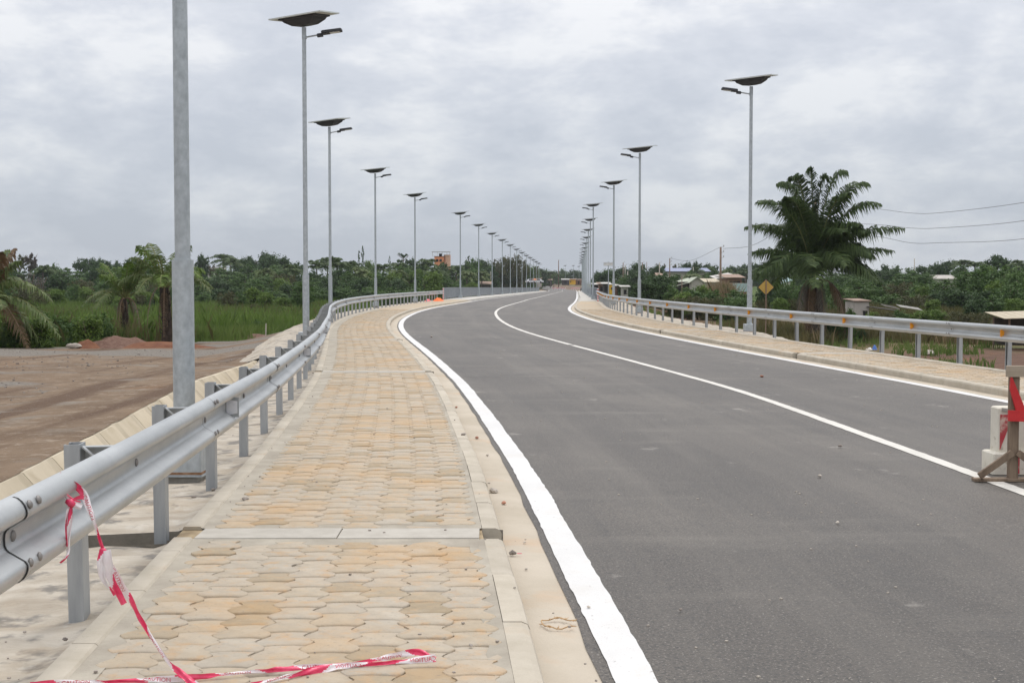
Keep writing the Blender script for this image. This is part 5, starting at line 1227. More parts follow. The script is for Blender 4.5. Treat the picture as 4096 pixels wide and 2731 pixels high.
for a in [('airy', 82, 1014, 300, 82), ('red', 130, 1003, 300, 52), ('mid', 222, 1054, 300, 46), ('round', 20, 1058, 310, 90), ('spread', 345, 1020, 310, 95), ('round', 405, 1034, 320, 60), ('spread', 448, 1031, 330, 70), ('round', 545, 1029, 320, 110), ('round', 590, 1042, 330, 70),
          ('mid', 250, 1072, 270, 120), ('mid', 330, 1085, 250, 110), ('mid', 430, 1066, 260, 120), ('light', 500, 1064, 250, 100), ('mid', 600, 1062, 250, 110), ('mid', 690, 1046, 280, 70), ('round', 160, 1068, 270, 110), ('round', 60, 1078, 250, 110), ('bare', 120, 1082, 200, 90), ('bare', 170, 1098, 190, 60), ('round', 230, 1098, 190, 100), ('mid', 20, 1100, 180, 110), ('olive', 330, 1120, 180, 110), ('round', 370, 1068, 230, 60),
          ('mid', 420, 1112, 190, 100), ('round', 540, 1105, 200, 110), ('olive', 620, 1118, 190, 90), ('mid', 700, 1100, 190, 90), ('mid', 300, 1140, 165, 90), ('mid', 110, 1150, 160, 110), ('mid', 480, 1150, 160, 120), ('round', 640, 1150, 160, 100),
          ('round', 808, 1018, 330, 60), ('airy', 850, 1052, 330, 40), ('spread', 1040, 1010, 310, 130), ('round', 1085, 1008, 320, 90), ('round', 1120, 1026, 320, 80), ('airy', 1135, 1030, 330, 40), ('round', 960, 1030, 330, 70), ('mid', 1000, 1060, 300, 110), ('mid', 900, 1072, 290, 130), ('mid', 1110, 1062, 280, 110), ('round', 1175, 1050, 280, 90), ('olive', 1140, 1095, 210, 110), ('mid', 1060, 1100, 210, 130), ('mid', 960, 1100, 215, 130), ('round', 860, 1110, 215, 130), ('mid', 790, 1112, 205, 90), ('mid', 1020, 1122, 190, 110), ('light', 1140, 1110, 190, 90),
          ('round', 860, 1155, 175, 110), ('round', 940, 1150, 175, 100), ('mid', 1030, 1140, 180, 120), ('mid', 1100, 1165, 170, 120), ('round', 1170, 1135, 180, 90), ('mid', 820, 1170, 165, 70), ('light', 980, 1185, 160, 90), ('round', 900, 1180, 165, 80), ('mid', 1160, 1190, 160, 100), ('mid', 1060, 1190, 160, 90),
          ('round', 1250, 1085, 205, 90), ('mid', 1230, 1110, 190, 110), ('round', 1290, 1110, 195, 100), ('round', 1350, 1072, 215, 120), ('mid', 1400, 1090, 210, 110), ('round', 1430, 1110, 195, 110), ('light', 1470, 1080, 225, 110), ('mid', 1525, 1090, 215, 100), ('light', 1560, 1086, 215, 90), ('mid', 1620, 1064, 235, 120), ('round', 1590, 1110, 200, 100), ('light', 1655, 1072, 225, 80), ('mid', 1680, 1100, 210, 70), ('light', 1722, 1082, 200, 105),
          ('mid', 1380, 1145, 170, 110), ('mid', 1480, 1150, 170, 120), ('round', 1320, 1150, 170, 110), ('mid', 1570, 1150, 175, 110), ('mid', 1650, 1150, 180, 100), ('round', 1440, 1165, 165, 90), ('mid', 1540, 1165, 165, 90), ('mid', 1260, 1150, 165, 90), ('round', 1380, 1100, 240, 90), ('mid', 1500, 1060, 290, 70),
          ('column', 1452, 988, 280, 15), ('column', 1437, 1006, 290, 13), ('light', 1484, 1038, 330, 50), ('column', 1559, 1028, 320, 12), ('pine', 1615, 1006, 310, 60), ('round', 1650, 1034, 320, 60), ('round', 1690, 1040, 330, 60), ('round', 1770, 1048, 300, 70), ('mid', 1745, 1100, 240, 60), ('mid', 1790, 1110, 240, 70), ('mid', 1800, 1076, 270, 60),
          ('round', 1840, 1066, 330, 60), ('mid', 1870, 1044, 330, 70), ('pine', 1873, 1018, 340, 26), ('mid', 1900, 1034, 350, 60), ('round', 1940, 1036, 370, 70), ('mid', 1885, 1078, 300, 70), ('light', 1885, 1126, 250, 60), ('mid', 1830, 1128, 245, 60), ('mid', 1930, 1080, 330, 60), ('round', 1960, 1060, 360, 70),
          ('olive', 2010, 1030, 385, 95), ('olive', 2050, 1021, 380, 90), ('olive', 1985, 1055, 375, 70), ('olive', 2075, 1040, 385, 70), ('round', 2020, 1075, 380, 90), ('round', 1970, 1090, 360, 60), ('mid', 2110, 1056, 480, 70), ('mid', 2140, 1066, 520, 60), ('airy', 2136, 1061, 500, 36), ('round', 2165, 1070, 540, 60), ('mid', 2190, 1080, 600, 50), ('round', 2210, 1082, 640, 40), ('mid', 2250, 1076, 660, 50), ('round', 2300, 1078, 660, 50), ('round', 2320, 1084, 650, 40), ('mid', 2275, 1090, 680, 40), ('mid', 2230, 1092, 690, 40)]: T(*a)
for a in [(0, 895, 990, 310, 1.1), (0, 926, 1006, 300, 1.0), (1, 178, 1040, 260), (1, 200, 1046, 270), (3, 1060, 1045, 240), (1, 1160, 1034, 250), (1, 1180, 1040, 260), (0, 1270, 1012, 240), (0, 1310, 1000, 250), (1, 1345, 999, 240), (1, 1402, 1020, 250), (1, 1425, 1024, 255), (3, 1440, 1040, 220), (0, 1533, 1030, 245), (0, 1590, 1024, 250), (3, 1590, 1052, 225), (0, 1712, 1008, 260), (1, 1735, 1046, 240), (0, 1826, 1038, 270), (3, 1870, 1060, 265), (3, 1925, 1062, 300), (3, 10, 1074, 230), (1, 2215, 1076, 560), (3, 1105, 1085, 230), (3, 1080, 1064, 260), (1, 1755, 1062, 250), (0, 2201, 1073, 540)]: P(*a)
# near bushes along the dirt lot
BUSHG = 'bushes along the dirt lot'
for i in range(22):
    x = -10 + i * 22 + random.uniform(-8, 8); Y = random.uniform(46.5, 52)
    if x > 425: continue
    grow(random.choice(['mid', 'light', 'light', 'mid']), x, random.uniform(1245, 1305) if x > 40 else 1260, Y, random.uniform(75, 120), 'low leafy bush at the edge of the dirt lot', BUSHG, 'shrub')
grow('round', 365, 1262, 51, 50, 'low leafy bush at the edge of the dirt lot', BUSHG, 'shrub'); grow('round', 405, 1272, 51, 60, 'low leafy bush at the edge of the dirt lot', BUSHG, 'shrub')
grow('light', 600, 1330, 54, 26, 'bright yellow-green sapling between the two short palms', None, 'shrub')

# right side -----------------------------------------------------------------
GR = 'trees and bushes beyond the right guardrail'
for a in [('spread', 2430, 1068, 330, 110), ('round', 2470, 1068, 330, 90), ('round', 2400, 1084, 360, 50), ('mid', 2400, 1112, 330, 60), ('round', 2375, 1098, 400, 30), ('round', 2540, 1048, 290, 80), ('spread', 2590, 1056, 280, 90), ('round', 2625, 1060, 280, 60), ('airy', 2645, 1050, 290, 40), ('round', 2560, 1082, 270, 90), ('mid', 2500, 1100, 270, 70),
          ('airy', 2705, 1052, 330, 34), ('round', 2735, 1048, 340, 60), ('round', 2780, 1046, 340, 50), ('round', 2815, 1054, 340, 60), ('round', 2850, 1060, 330, 50), ('round', 2940, 1062, 330, 60), ('round', 2975, 1056, 330, 60), ('mid', 2900, 1070, 320, 60), ('mid', 2760, 1085, 240, 50), ('round', 2765, 1075, 260, 24), ('mid', 2700, 1098, 230, 90), ('mid', 2660, 1104, 220, 60), ('mid', 2830, 1092, 230, 60), ('round', 2860, 1080, 260, 40), ('round', 2900, 1094, 220, 50)]: T(*a)
for a in [('round', 2620, 1096, 125, 150), ('round', 2570, 1120, 120, 110), ('round', 2665, 1124, 122, 80), ('mid', 2690, 1140, 118, 70)]: grow(*a, 'dark rounded bush behind the second right street lamp', GR)
for a in [('mid', 2760, 1150, 115, 120), ('light', 2815, 1136, 118, 60), ('mid', 2850, 1160, 112, 90), ('mid', 2900, 1140, 120, 80), ('mid', 2950, 1160, 108, 110), ('light', 2720, 1165, 108, 90), ('olive', 2790, 1185, 100, 110), ('olive', 2860, 1190, 98, 90), ('mid', 2925, 1190, 96, 110), ('mid', 2980, 1185, 94, 80), ('olive', 2700, 1192, 100, 90)]:
    grow(*a, 'scrubby bush left of the tallest right lamp', GR, 'shrub')
for a in [('mid', 3100, 1115, 120, 90), ('mid', 3160, 1125, 118, 90), ('round', 3060, 1140, 110, 80), ('light', 3120, 1190, 92, 80), ('olive', 3180, 1195, 92, 70), ('mid', 3360, 1150, 105, 100), ('olive', 3050, 1195, 90, 60), ('mid', 3220, 1140, 110, 90), ('mid', 3320, 1120, 130, 90), ('round', 3030, 1050, 330, 60), ('mid', 3070, 1080, 200, 70), ('round', 3400, 1060, 330, 90)]:
    grow(*a, 'scrub bush behind the diamond sign and big palm', GR, 'shrub')
for a in [('round', 3540, 1056, 250, 40), ('mid', 3580, 1062, 250, 60), ('round', 3560, 1078, 220, 90), ('mid', 3640, 1072, 220, 80), ('round', 3700, 1062, 240, 80), ('mid', 3610, 1095, 170, 110), ('round', 3780, 1040, 250, 85), ('round', 3745, 1052, 250, 60), ('mid', 3840, 1062, 230, 90), ('spread', 3985, 1009, 240, 95), ('round', 3945, 1036, 240, 40), ('round', 4030, 1040, 240, 60), ('mid', 3930, 1062, 200, 90), ('round', 4080, 1052, 230, 60), ('mid', 3700, 1090, 180, 90)]:
    grow(*a, f'{ADJ[a[0]]} on the skyline right of the big palm', GR)
for a in [('mid', 3520, 1120, 135, 130), ('olive', 3600, 1130, 128, 110), ('mid', 3680, 1135, 125, 130), ('light', 3680, 1142, 122, 70), ('mid', 3760, 1120, 125, 140), ('round', 3780, 1155, 108, 120), ('round', 3850, 1160, 106, 120), ('mid', 3860, 1090, 125, 140), ('mid', 3930, 1066, 122, 150), ('mid', 4000, 1062, 118, 130), ('light', 3955, 1060, 126, 60), ('mid', 4060, 1072, 112, 130), ('mid', 4100, 1090, 106, 110), ('light', 3970, 1120, 104, 100), ('round', 3920, 1160, 100, 110), ('mid', 4040, 1130, 98, 130), ('mid', 3985, 1180, 94, 120), ('round', 3900, 1195, 92, 90), ('light', 4070, 1190, 90, 90), ('mid', 3440, 1130, 130, 110), ('mid', 3560, 1175, 112, 120), ('olive', 3660, 1180, 108, 120), ('light', 3720, 1195, 98, 80)]:
    grow(*a, f'{ADJ[a[0]].replace("tree", "bush")} in the dense thicket at the right edge', 'thicket bushes at the right edge', 'shrub')
for a in [(1, 2785, 1052, 300), (1, 2835, 1050, 310), (3, 2905, 1060, 290), (1, 2980, 1060, 300), (0, 3852, 1020, 235), (0, 3898, 1028, 235), (1, 4075, 1024, 225), (3, 2770, 1078, 230), (1, 2480, 1094, 300)]: P(*a)
for a in [('light', 3760, 1235, 84, 90), ('mid', 3600, 1240, 82, 80), ('light', 3480, 1245, 80, 70), ('olive', 3850, 1245, 80, 110), ('olive', 3930, 1252, 78, 100), ('light', 3680, 1240, 83, 100), ('olive', 3540, 1250, 79, 90), ('olive', 4010, 1262, 74, 90), ('mid', 3400, 1235, 82, 60)]:
    grow(*a, 'low weedy bush just beyond the right guardrail', 'weedy bushes beyond the right guardrail', 'shrub')

for i in range(16):
    x = random.uniform(430, 1180); Y = random.uniform(64, 125)
    if (x - PX0) / F_ * Y > float(SO(Y)) - 6: continue
    grow(random.choice(['mid', 'light', 'olive']), x, 0, Y, None, 'low green bush standing in the left grass field', 'bushes in the grass field', 'shrub', H=random.uniform(.7, 1.6))
for a in [('mid', 3450, 1080, 230, 110), ('round', 3520, 1078, 240, 90), ('mid', 3330, 1085, 240, 120), ('mid', 3210, 1085, 240, 120), ('round', 3120, 1075, 250, 90), ('mid', 3440, 1105, 170, 110)]:
    grow(*a, f'{ADJ[a[0]]} behind the crown of the big palm', GR)
# grass -----------------------------------------------------------------------
def blades(name, label, spots, hgt, wid, mat, nb, seed):
    r = np.random.default_rng(seed); n = len(spots) * nb; base = np.repeat(spots, nb, 0); sp = r.normal(size=(n, 2)) * hgt * .22
    b = base.copy(); b[:, :2] += sp; b[:, 2] -= .05; h = hgt * r.uniform(.5, 1.25, n); lean = r.normal(size=(n, 2)) * .28
    a = r.uniform(0, 6.28, n); w = wid * r.uniform(.6, 1.4, n); dx = np.stack([np.cos(a) * w, np.sin(a) * w * .4, np.zeros(n)], 1)
    tip = b + np.stack([lean[:, 0] * h, lean[:, 1] * h, h], 1); mid = b + np.stack([lean[:, 0] * h * .3, lean[:, 1] * h * .3, h * .55], 1)
    v = np.stack([b - dx, b + dx, mid + dx * .8, tip, mid - dx * .8], 1).reshape(-1, 3); f = np.arange(n * 5).reshape(n, 5)
    tint = np.repeat(vnoise(spots[:, 0], spots[:, 1], 6, 3), nb) * .6 + r.uniform(0, .4, n)
    return tag(link(bpy.data.objects.new(name, np_mesh(name, v, f, tint, mat))), label, 'grass', kind='stuff')
def scatter(n, x0, x1, y0, y1, keep, seed, pw=1.0):
    r = np.random.default_rng(seed); Y = y0 + (y1 - y0) * r.random(n) ** pw; ux = x0 + (x1 - x0) * r.random(n); X = (ux - PX0) / F_ * Y
    k = keep(X, Y); X, Y = X[k], Y[k]; return np.stack([X, Y, ground_z(X, Y)], 1)
left_keep = lambda X, Y: (Y > lot_border(X) + 1.5) & (X < SO(Y) - 4.6)
blades('grass', 'tall green grass over the field left of the road', scatter(9000, -300, 1500, 44, 90, left_keep, 1), .85, .030, M['grass'], 7, 11)
blades('grass', 'marsh grass reaching to the bushes on the left', scatter(9000, -300, 1500, 80, 175, left_keep, 2), 1.15, .055, M['grass'], 6, 12)
blades('weeds', 'taller yellowing weeds in patches over the left field', scatter(5200, -300, 1500, 46, 170, lambda X, Y: left_keep(X, Y) & (vnoise(X, Y, 9, 13) > .55), 21), 1.25, .05, M['weed'], 6, 22)
blades('grass', 'bright green reed clumps in the left field', scatter(3600, -300, 1500, 50, 170, lambda X, Y: left_keep(X, Y) & (vnoise(X, Y, 7, 17) > .6), 23), 1.5, .06, M['leaf_light'], 6, 24)
for i in range(26):
    x = random.uniform(40, 1260); Y = random.uniform(118, 160)
    if (x - PX0) / F_ * Y > float(SO(Y)) - 8: continue
    grow(random.choice(['mid', 'light', 'light', 'olive']), x, 0, Y, None, 'leafy shrub at the far edge of the left field', 'shrubs along the far field edge', 'shrub', H=random.uniform(1.4, 3.4))
verge = lambda X, Y: (Y > lot_border(X) - .8) & (Y < lot_border(X) + 4) & (X < SO(Y) - 4.0) & (vnoise(X, Y, 2.2, 7) > .45)
blades('grass', 'short grass verge along the dirt lot', scatter(5000, -300, 1250, 40, 72, verge, 3), .22, .02, M['grass'], 7, 13)
rk = lambda X, Y: (X - ROs(Y) > 6 + 6 * vnoise(X, Y, 6, 3)) & (Y + (vnoise(X, Y, 7, 4) - .5) * 16 > 66)
blades('weeds', 'green and yellow weeds beyond the right guardrail', scatter(9000, 2560, 4300, 60, 118, rk, 4), .75, .035, M['weed'], 6, 14)
blades('weeds', 'dry straw coloured grass beyond the right guardrail', scatter(1600, 2650, 4300, 66, 112, lambda X, Y: rk(X, Y) & (vnoise(X, Y, 9, 6) > .55), 5), 1.0, .03, M['straw_g'], 6, 15)
rk2 = lambda X, Y: (X - ROs(Y) > 3.2) & (X - ROs(Y) < 22) & (vnoise(X, Y, 3, 8) > .52)
blades('grass', 'sparse green tufts on the red earth bank at right', scatter(5200, 2450, 4300, 30, 105, rk2, 6), .42, .026, M['grass'], 6, 16)
blades('straw_clump', 'clump of tall dry grass at the foot of the nearest utility pole', scatter(160, 2870, 2905, 118, 128, lambda X, Y: X > -99, 7), 2.6, .06, M['straw_g'], 8, 17)

# ------------------------------------------------------------------ earth heaps
for x, y_, Y, sx, sy, h, m, lab in [(345, 1372, 47, .55, .6, .28, 'redearth', 'small red earth heap on the lot edge beside a pale block'), (470, 1372, 48, 1.5, 1.2, .42, 'gravelheap', 'long brown gravel heap in front of the short palm'), (640, 1390, 47.5, 2.4, .8, .22, 'redearth', 'low ridge of red earth left of the nearest lamp pole'), (1010, 1352, 60, 1.6, 1.2, .3, 'gravelheap', 'brown earth mound at the far corner of the dirt lot')]:
    X = (x - PX0) / F_ * Y; o = empty('earth_heap', (X, Y, gz(X, Y))); tag(o, lab, 'earth heap'); heap(M[m], 'soil', sx, sy, h, (0, 0, 0), o, int(x), 18)
X = (296 - PX0) / F_ * 46.5; tag(inst('concrete_lump', ROCKS['stonepale'][0], (X, 46.5, gz(X, 46.5) + .08), (0, 0, .4), (.28, .22, .22)), 'pale concrete lump beside the small red earth heap', 'rubble')
for i, (x, y_, Y, s, k, lab) in enumerate([(3395, 1367, 58, .32, 'stonepale', 'pale block lying on the red bank below the guardrail'), (3475, 1367, 60, .22, 'stonepale', 'small pale rubble piece on the red bank'), (3490, 1385, 55, .2, 'stone', 'grey rubble piece low on the red bank'), (3175, 1345, 62, .35, 'stonepale', 'pale rubble lump left of the big palm foot'), (3720, 1352, 57, .3, 'stonepale', 'flat pale rubble under the right guardrail'), (4010, 1400, 44, .25, 'stonepale', 'pale rubble near the right frame edge')]):
    X = (x - PX0) / F_ * Y; tag(inst('rubble', ROCKS[k][i % 4], (X, Y, gz(X, Y) + s * .2), (0, 0, i), s), lab, 'rubble', 'rubble on the red bank')
X = (3500 - PX0) / F_ * 62; o = empty('blue_bag', (X, 62, gz(X, 62))); tag(o, 'crumpled blue and white plastic bag on the red bank', 'bag'); heap(mk('blue_plastic', (.05, .13, .42), (.1, .2, .5), 8, .5), 'plastic', .14, .16, .22, (0, 0, 0), o, 4); heap(M['white'], 'white_plastic', .16, .13, .12, (-.3, -.2, 0), o, 5)
o = empty('stake', ((1062 - PX0) / F_ * 58, 58, 0)); o.location.z = gz(o.location.x, 58); tag(o, 'thin pale wooden stake standing in the grass left of the second lamp', 'stake'); q = MB(); q.tube([(0, 0, -.1), (.02, 0, .55)], [.035, .03], 6); q.build('pole', M['utility_c'], o)

# ------------------------------------------------------------------ signs
Y = 60; c = at(3064, 1149, Y); o = empty('diamond_sign', (c.x, Y, gz(c.x, Y))); tag(o, 'yellow diamond road sign seen from behind, left of the big palm', 'road sign')
h = c.z - o.location.z; a = .41
q = MB(); q.poly([(0, 0, h + a), (a, 0, h), (0, 0, h - a), (-a, 0, h)], (0, .012, 0)); q.build('border', M['black'], o)
a = .365; q = MB(); q.poly([(0, -.004, h + a), (a, -.004, h), (0, -.004, h - a), (-a, -.004, h)], (0, .003, 0)); q.build('plate', M['sign_y'], o)
q = MB(); q.box((0, -.03, (h + .36) / 2 - .2), (.045, .04, h + .36 + .4)); q.build('post', M['utility'], o)
Y = 150; c = at(2434, 1056.5, Y); o = empty('river_sign', (c.x, Y, gz(c.x, Y))); tag(o, 'white name board on a grey post beside the right bridge end', 'road sign'); h = c.z - o.location.z
q = MB(); q.box((0, 0, h), (1.14, .03, .39)); q.build('frame', M['steelrail'], o); q = MB(); q.box((0, -.018, h), (1.06, .01, .32)); q.build('board', M['sign_w'], o)
v, f = text_mesh('Pt La TOHO', .19); w = max(p[0] for p in v); q = MB(); q.add([(x * .92 / w - .46, -.0245, h - .06 + y_) for x, y_, _ in v], f); q.build('lettering', M['black'], o)
q = MB(); q.tube([(0, .05, -.2), (0, .05, h + .3)], .052, 10); q.build('post', M['pole'], o)

# ------------------------------------------------------------------ utility poles and wires
def upole(x, ytop, Y, label, mat='utility', r=.13, ins=3, group='utility poles behind the right guardrail', side=1):
    X = (x - PX0) / F_ * Y; zb = gz(X, Y); zt = at(x, ytop, Y).z; o = tag(empty('utility_pole', (X, Y, zb)), label, 'utility pole', group); H = zt - zb
    q = MB(); q.tube([(0, 0, -.3), (0, 0, H)], [r, r * .75], 8); q.build('pole', M[mat], o, smooth=True)
    for k in range(ins):
        q = MB(); zk = H - .1 - k * .75 * H / 8; q.tube([(0, 0, zk), (side * .35, 0, zk + .16)], .025, 5); q.tube([(side * .35, 0, zk + .12), (side * .35, 0, zk + .34)], [.06, .05], 6); q.build('insulator', M['insul'], o)
    return Vector((X, Y, zt))
T1 = upole(2881, 988, 150, 'tallest wooden utility pole, left of the tallest right street lamp', r=.16); T2 = upole(2678, 1033, 225, 'wooden utility pole left of the blue roof')
upole(2569, 1050, 285, 'wooden utility pole right of the second right street lamp', ins=1); upole(2492, 1050, 300, 'dark wooden pole right of the third right street lamp', ins=1); upole(2500, 1060, 290, 'pale concrete pole beside the dark wooden pole', 'utility_c', ins=1)
upole(2510, 1085, 280, 'short leaning pale pole right of the third right lamp', 'utility_c', ins=0); upole(2637, 1050, 260, 'pale concrete pole left of the blue roof', 'utility_c', ins=1); upole(2727, 1106, 140, 'thin bare pole in front of the green roofed house', r=.06, ins=0)
upole(2586, 1048, 330, 'thin far pole above the trees right of the second right lamp', r=.1, ins=0); upole(3655, 1034, 220, 'thin pole on the skyline right of the big palm', 'utility_c', r=.1, ins=0); upole(2772, 1068, 280, 'short pole in front of the blue roof', 'utility_c', r=.1, ins=0)
T3 = upole(3258, 800, 95, 'utility pole hidden behind the crown of the big palm', ins=0); upole(2234, 1040, 560, 'brown utility pole beyond the far end of the bridge', r=.24, ins=1, group='utility poles beyond the bridge'); upole(1963, 1086, 330, 'leaning thin pole left of the brown shack', 'utility_c', r=.09, ins=0, group='utility poles beyond the bridge')
for (x, Y, yt) in ((2520, 300, 1083), (2533, 300, 1083)): upole(x, yt, Y, 'grey pole of the pair joined by a crossbar', 'utility_c', r=.12, ins=0)
def wire(pts, label, r=.02):
    P = catmull(pts, 10); q = MB(); q.tube(P, r, 4); tag(q.build('wire', M['wire']), label, 'wire', 'overhead wires')
for (ya, yb, yc), lab in (((833, 852, 810), 'uppermost of the three wires right of the big palm'), ((897, 912, 883), 'middle of the three wires right of the big palm'), ((944, 971, 955), 'lowest of the three wires right of the big palm')):
    pts = [T3 + Vector((0, 0, (1.3 * (840 - ya) / 60) - .6)), at(3480, ya, 86), at(3640, yb, 77), at(3760, yb - 1 if ya < 850 else yb, 71.5), at(4096, yc, 60), at(4500, yc - 90, 50)]
    wire([tuple(p) for p in pts], lab, .012)
wire([tuple(T1), tuple((T1 + T2) / 2 + Vector((0, 0, -1.0))), tuple(T2)], 'thin wire between the tallest utility pole and the pole by the blue roof', .02)
wire([tuple(T1 + Vector((.3, 0, -.2))), tuple((T1 + T3) / 2 + Vector((0, 0, -1.4))), tuple(T3)], 'thin wire from the tallest utility pole to the big palm', .02)

# ------------------------------------------------------------------ buildings
def house(name, label, cat, x0, x1, Y, yeave, wall, roof, depth=6.0, rise=.8, ridge='x', over=.4, opens=(), yb=None, group=None, h=None, drop=0.0):
    """walls, pitched or mono-pitch roof with thickness, dark openings; x0/x1/yeave surveyed in the photo at distance Y"""
    X0, X1 = (x0 - PX0) / F_ * Y, (x1 - PX0) / F_ * Y; zt = at(x0, yeave, Y).z; zb = gz((X0 + X1) / 2, Y) - .3 if yb is None else at(x0, yb, Y).z
    if h: zb = zt - h
    zb = min(zb, zt - 1.8); W = X1 - X0; o = tag(empty(name, ((X0 + X1) / 2, Y, zb)), label, cat, group); H = zt - zb; w = W / 2
    q = MB(); q.box((0, depth / 2, H / 2), (W, depth, H))
    if ridge == 'x' and rise > 0: q.poly([(-w, .01, H), (-w, depth - .01, H), (-w, depth / 2, H + rise)], (.05, 0, 0)); q.poly([(w - .05, .01, H), (w - .05, depth - .01, H), (w - .05, depth / 2, H + rise)], (.05, 0, 0))
    if ridge == 'y': q.poly([(-w + .01, 0, H), (w - .01, 0, H), (0, 0, H + rise)], (0, .05, 0))
    q.build('wall', M[wall], o)
    e_ = over; th = (0, 0, .07)
    if ridge == 'x':
        q = MB(); q.poly([(-w - e_, -e_, H - e_ * rise / (depth / 2)), (w + e_, -e_, H - e_ * rise / (depth / 2)), (w + e_, depth / 2, H + rise), (-w - e_, depth / 2, H + rise)], th); q.poly([(-w - e_, depth / 2, H + rise), (w + e_, depth / 2, H + rise), (w + e_, depth + e_, H - e_ * rise / (depth / 2)), (-w - e_, depth + e_, H - e_ * rise / (depth / 2))], th)
    elif ridge == 'y':
        q = MB(); s_ = rise / w; q.poly([(-w - e_, -e_, H - e_ * s_), (0, -e_, H + rise), (0, depth + e_, H + rise), (-w - e_, depth + e_, H - e_ * s_)], th); q.poly([(0, -e_, H + rise), (w + e_, -e_, H - e_ * s_), (w + e_, depth + e_, H - e_ * s_), (0, depth + e_, H + rise)], th)
    elif ridge == 'slant':                                     # one pitch, falling to the left by drop
        q = MB(); q.poly([(-w - e_, -e_, H - drop), (w + e_, -e_, H + .05), (w + e_, depth + e_, H + rise), (-w - e_, depth + e_, H + rise - drop)], th)
    else:
        q = MB(); q.poly([(-w - e_, -e_, H + .02), (w + e_, -e_, H + .02), (w + e_, depth + e_, H + rise), (-w - e_, depth + e_, H + rise)], th)
    q.build('roof', M[roof], o)
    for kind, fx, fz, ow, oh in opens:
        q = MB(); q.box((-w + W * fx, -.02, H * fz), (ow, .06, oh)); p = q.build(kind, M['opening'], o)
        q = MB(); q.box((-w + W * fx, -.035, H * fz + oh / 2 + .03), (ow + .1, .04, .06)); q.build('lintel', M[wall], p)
    return o
GB = 'houses on the right bank'
house('long_shed', 'long shed with a pale blue roof on the right skyline', 'building', 2662, 2832, 300, 1085, 'wallgrey', 'roofblue', 12, .8, 'x', .6, [('window', .9, .75, .8, .8), ('door', .7, .3, 1.2, 2.0)], group=GB)
house('house', 'grey house with a pale green tin roof in the scrub', 'house', 2764, 2810, 168, 1126, 'wallgrey', 'roofgreen', 5, .55, 'y', .3, [('window', .55, .62, .55, .5)], group=GB, h=3.0)
house('lean_to', 'dark open lean-to beside the green roofed house', 'shed', 2698, 2763, 170, 1127, 'walldark', 'roofgreen', 4.5, .5, 'slant', .3, [('opening', .4, .4, 1.2, 1.4)], group=GB, h=2.6, drop=.75)
house('house', 'low house with a beige roof left of the tallest utility pole', 'house', 2812, 2874, 180, 1130, 'wallgrey', 'roofbeige', 5, .55, 'mono', .4, [('window', .5, .6, .7, .6)], group=GB, h=2.8)
house('house', 'grey house with a white mono-pitch roof beside the tallest utility pole', 'house', 2874, 2926, 205, 1103, 'wallgrey', 'rooflight', 6, .5, 'slant', .5, [('window', .6, .6, .8, .7)], group=GB, h=3.2, drop=.55)
house('house', 'house with a rusty tin roof left of the tallest street lamp', 'house', 2908, 2966, 186, 1112, 'wallbrown', 'roofrust', 5, .55, 'mono', .5, [('veranda', .5, .72, 1.7, .6), ('door', .25, .4, .7, 1.4)], group=GB, h=2.6)
house('hut', 'small red walled hut beneath the rusty roofed house', 'hut', 2938, 2985, 170, 1140, 'wallbrown', 'roofrust', 3, .2, 'mono', .2, [('door', .5, .45, .6, 1.0)], group=GB, h=2.2)
house('hut', 'hut with an orange tiled roof left of the blue roofed shed', 'hut', 2628, 2646, 262, 1100, 'wallgrey', 'roofrust', 4, .4, 'x', .3, [('window', .5, .6, .5, .5)], group=GB, h=2.4)
house('hut', 'small hut with a teal roof behind the diamond sign', 'hut', 3122, 3162, 165, 1124, 'wallgrey', 'roofteal', 3, .45, 'slant', .2, [('door', .5, .4, .6, 1.2)], group=GB, h=2.2, drop=.4)
house('hut', 'grey roofed hut behind the thicket at right', 'hut', 3738, 3814, 215, 1114, 'wallgrey', 'wallgrey', 5, .55, 'x', .4, [('window', .5, .6, .6, .5)], group=GB, h=2.4)
o = house('shack', 'ruined low shack with a sagging dark roof right of the big palm', 'shack', 3424, 3476, 92, 1207, 'wallgrey', 'roofrust', 3, .15, 'mono', .15, [('opening', .7, .5, .3, .5)], h=1.2)
q = MB(); q.poly([(.3, -.3, 1.42), (2.6, -.3, 1.10), (2.6, 2.4, 1.22), (.3, 2.4, 1.5)], (0, 0, .05)); q.build('sagging_roof', M['walldark'], o); q = MB(); q.box((2.3, 0, .55), (.06, .06, 1.1)); q.build('prop', M['utility'], o)
for x0, x1, ya, yb_, lab in ((3540, 3600, 1226, 1238, 'pale tin sheet lying beside the ruined shack'), (3602, 3690, 1228, 1242, 'long white tin sheet lying right of the ruined shack')):
    p0, p1 = at(x0, ya, 88), at(x1, yb_, 84); q = MB(); q.poly([(p0.x, 88, p0.z), (p1.x, 84, p1.z), (p1.x, 85, p1.z + .15), (p0.x, 89, p0.z + .15)], (0, 0, .03)); tag(q.build('tin_sheet', M['rooflight']), lab, 'tin sheet', 'fallen tin sheets')
X = (4095 - PX0) / F_ * 62; sh = tag(empty('shelter', (X, 62, gz(X, 62))), 'open shelter with a pale corrugated roof at the right edge', 'shelter'); zt = at(4095, 1262, 62).z - sh.location.z
for k in range(9):
    q = MB(); x0 = -1.1 + k * .42; q.poly([(x0, -.4, zt - .16 + k * .012), (x0 + .40, -.4, zt - .15 + k * .012), (x0 + .40, 2.2, zt + .12 + k * .012), (x0, 2.2, zt + .11 + k * .012)], (0, 0, .025)); q.build('roof_sheet', M['roofbeige'], sh)
for x0, y0 in ((-.7, 0), (2.2, 0), (-.7, 2), (2.2, 2)): q = MB(); q.tube([(x0, y0, -.2), (x0, y0, zt - .1)], .05, 6); q.build('post', M['utility'], sh)
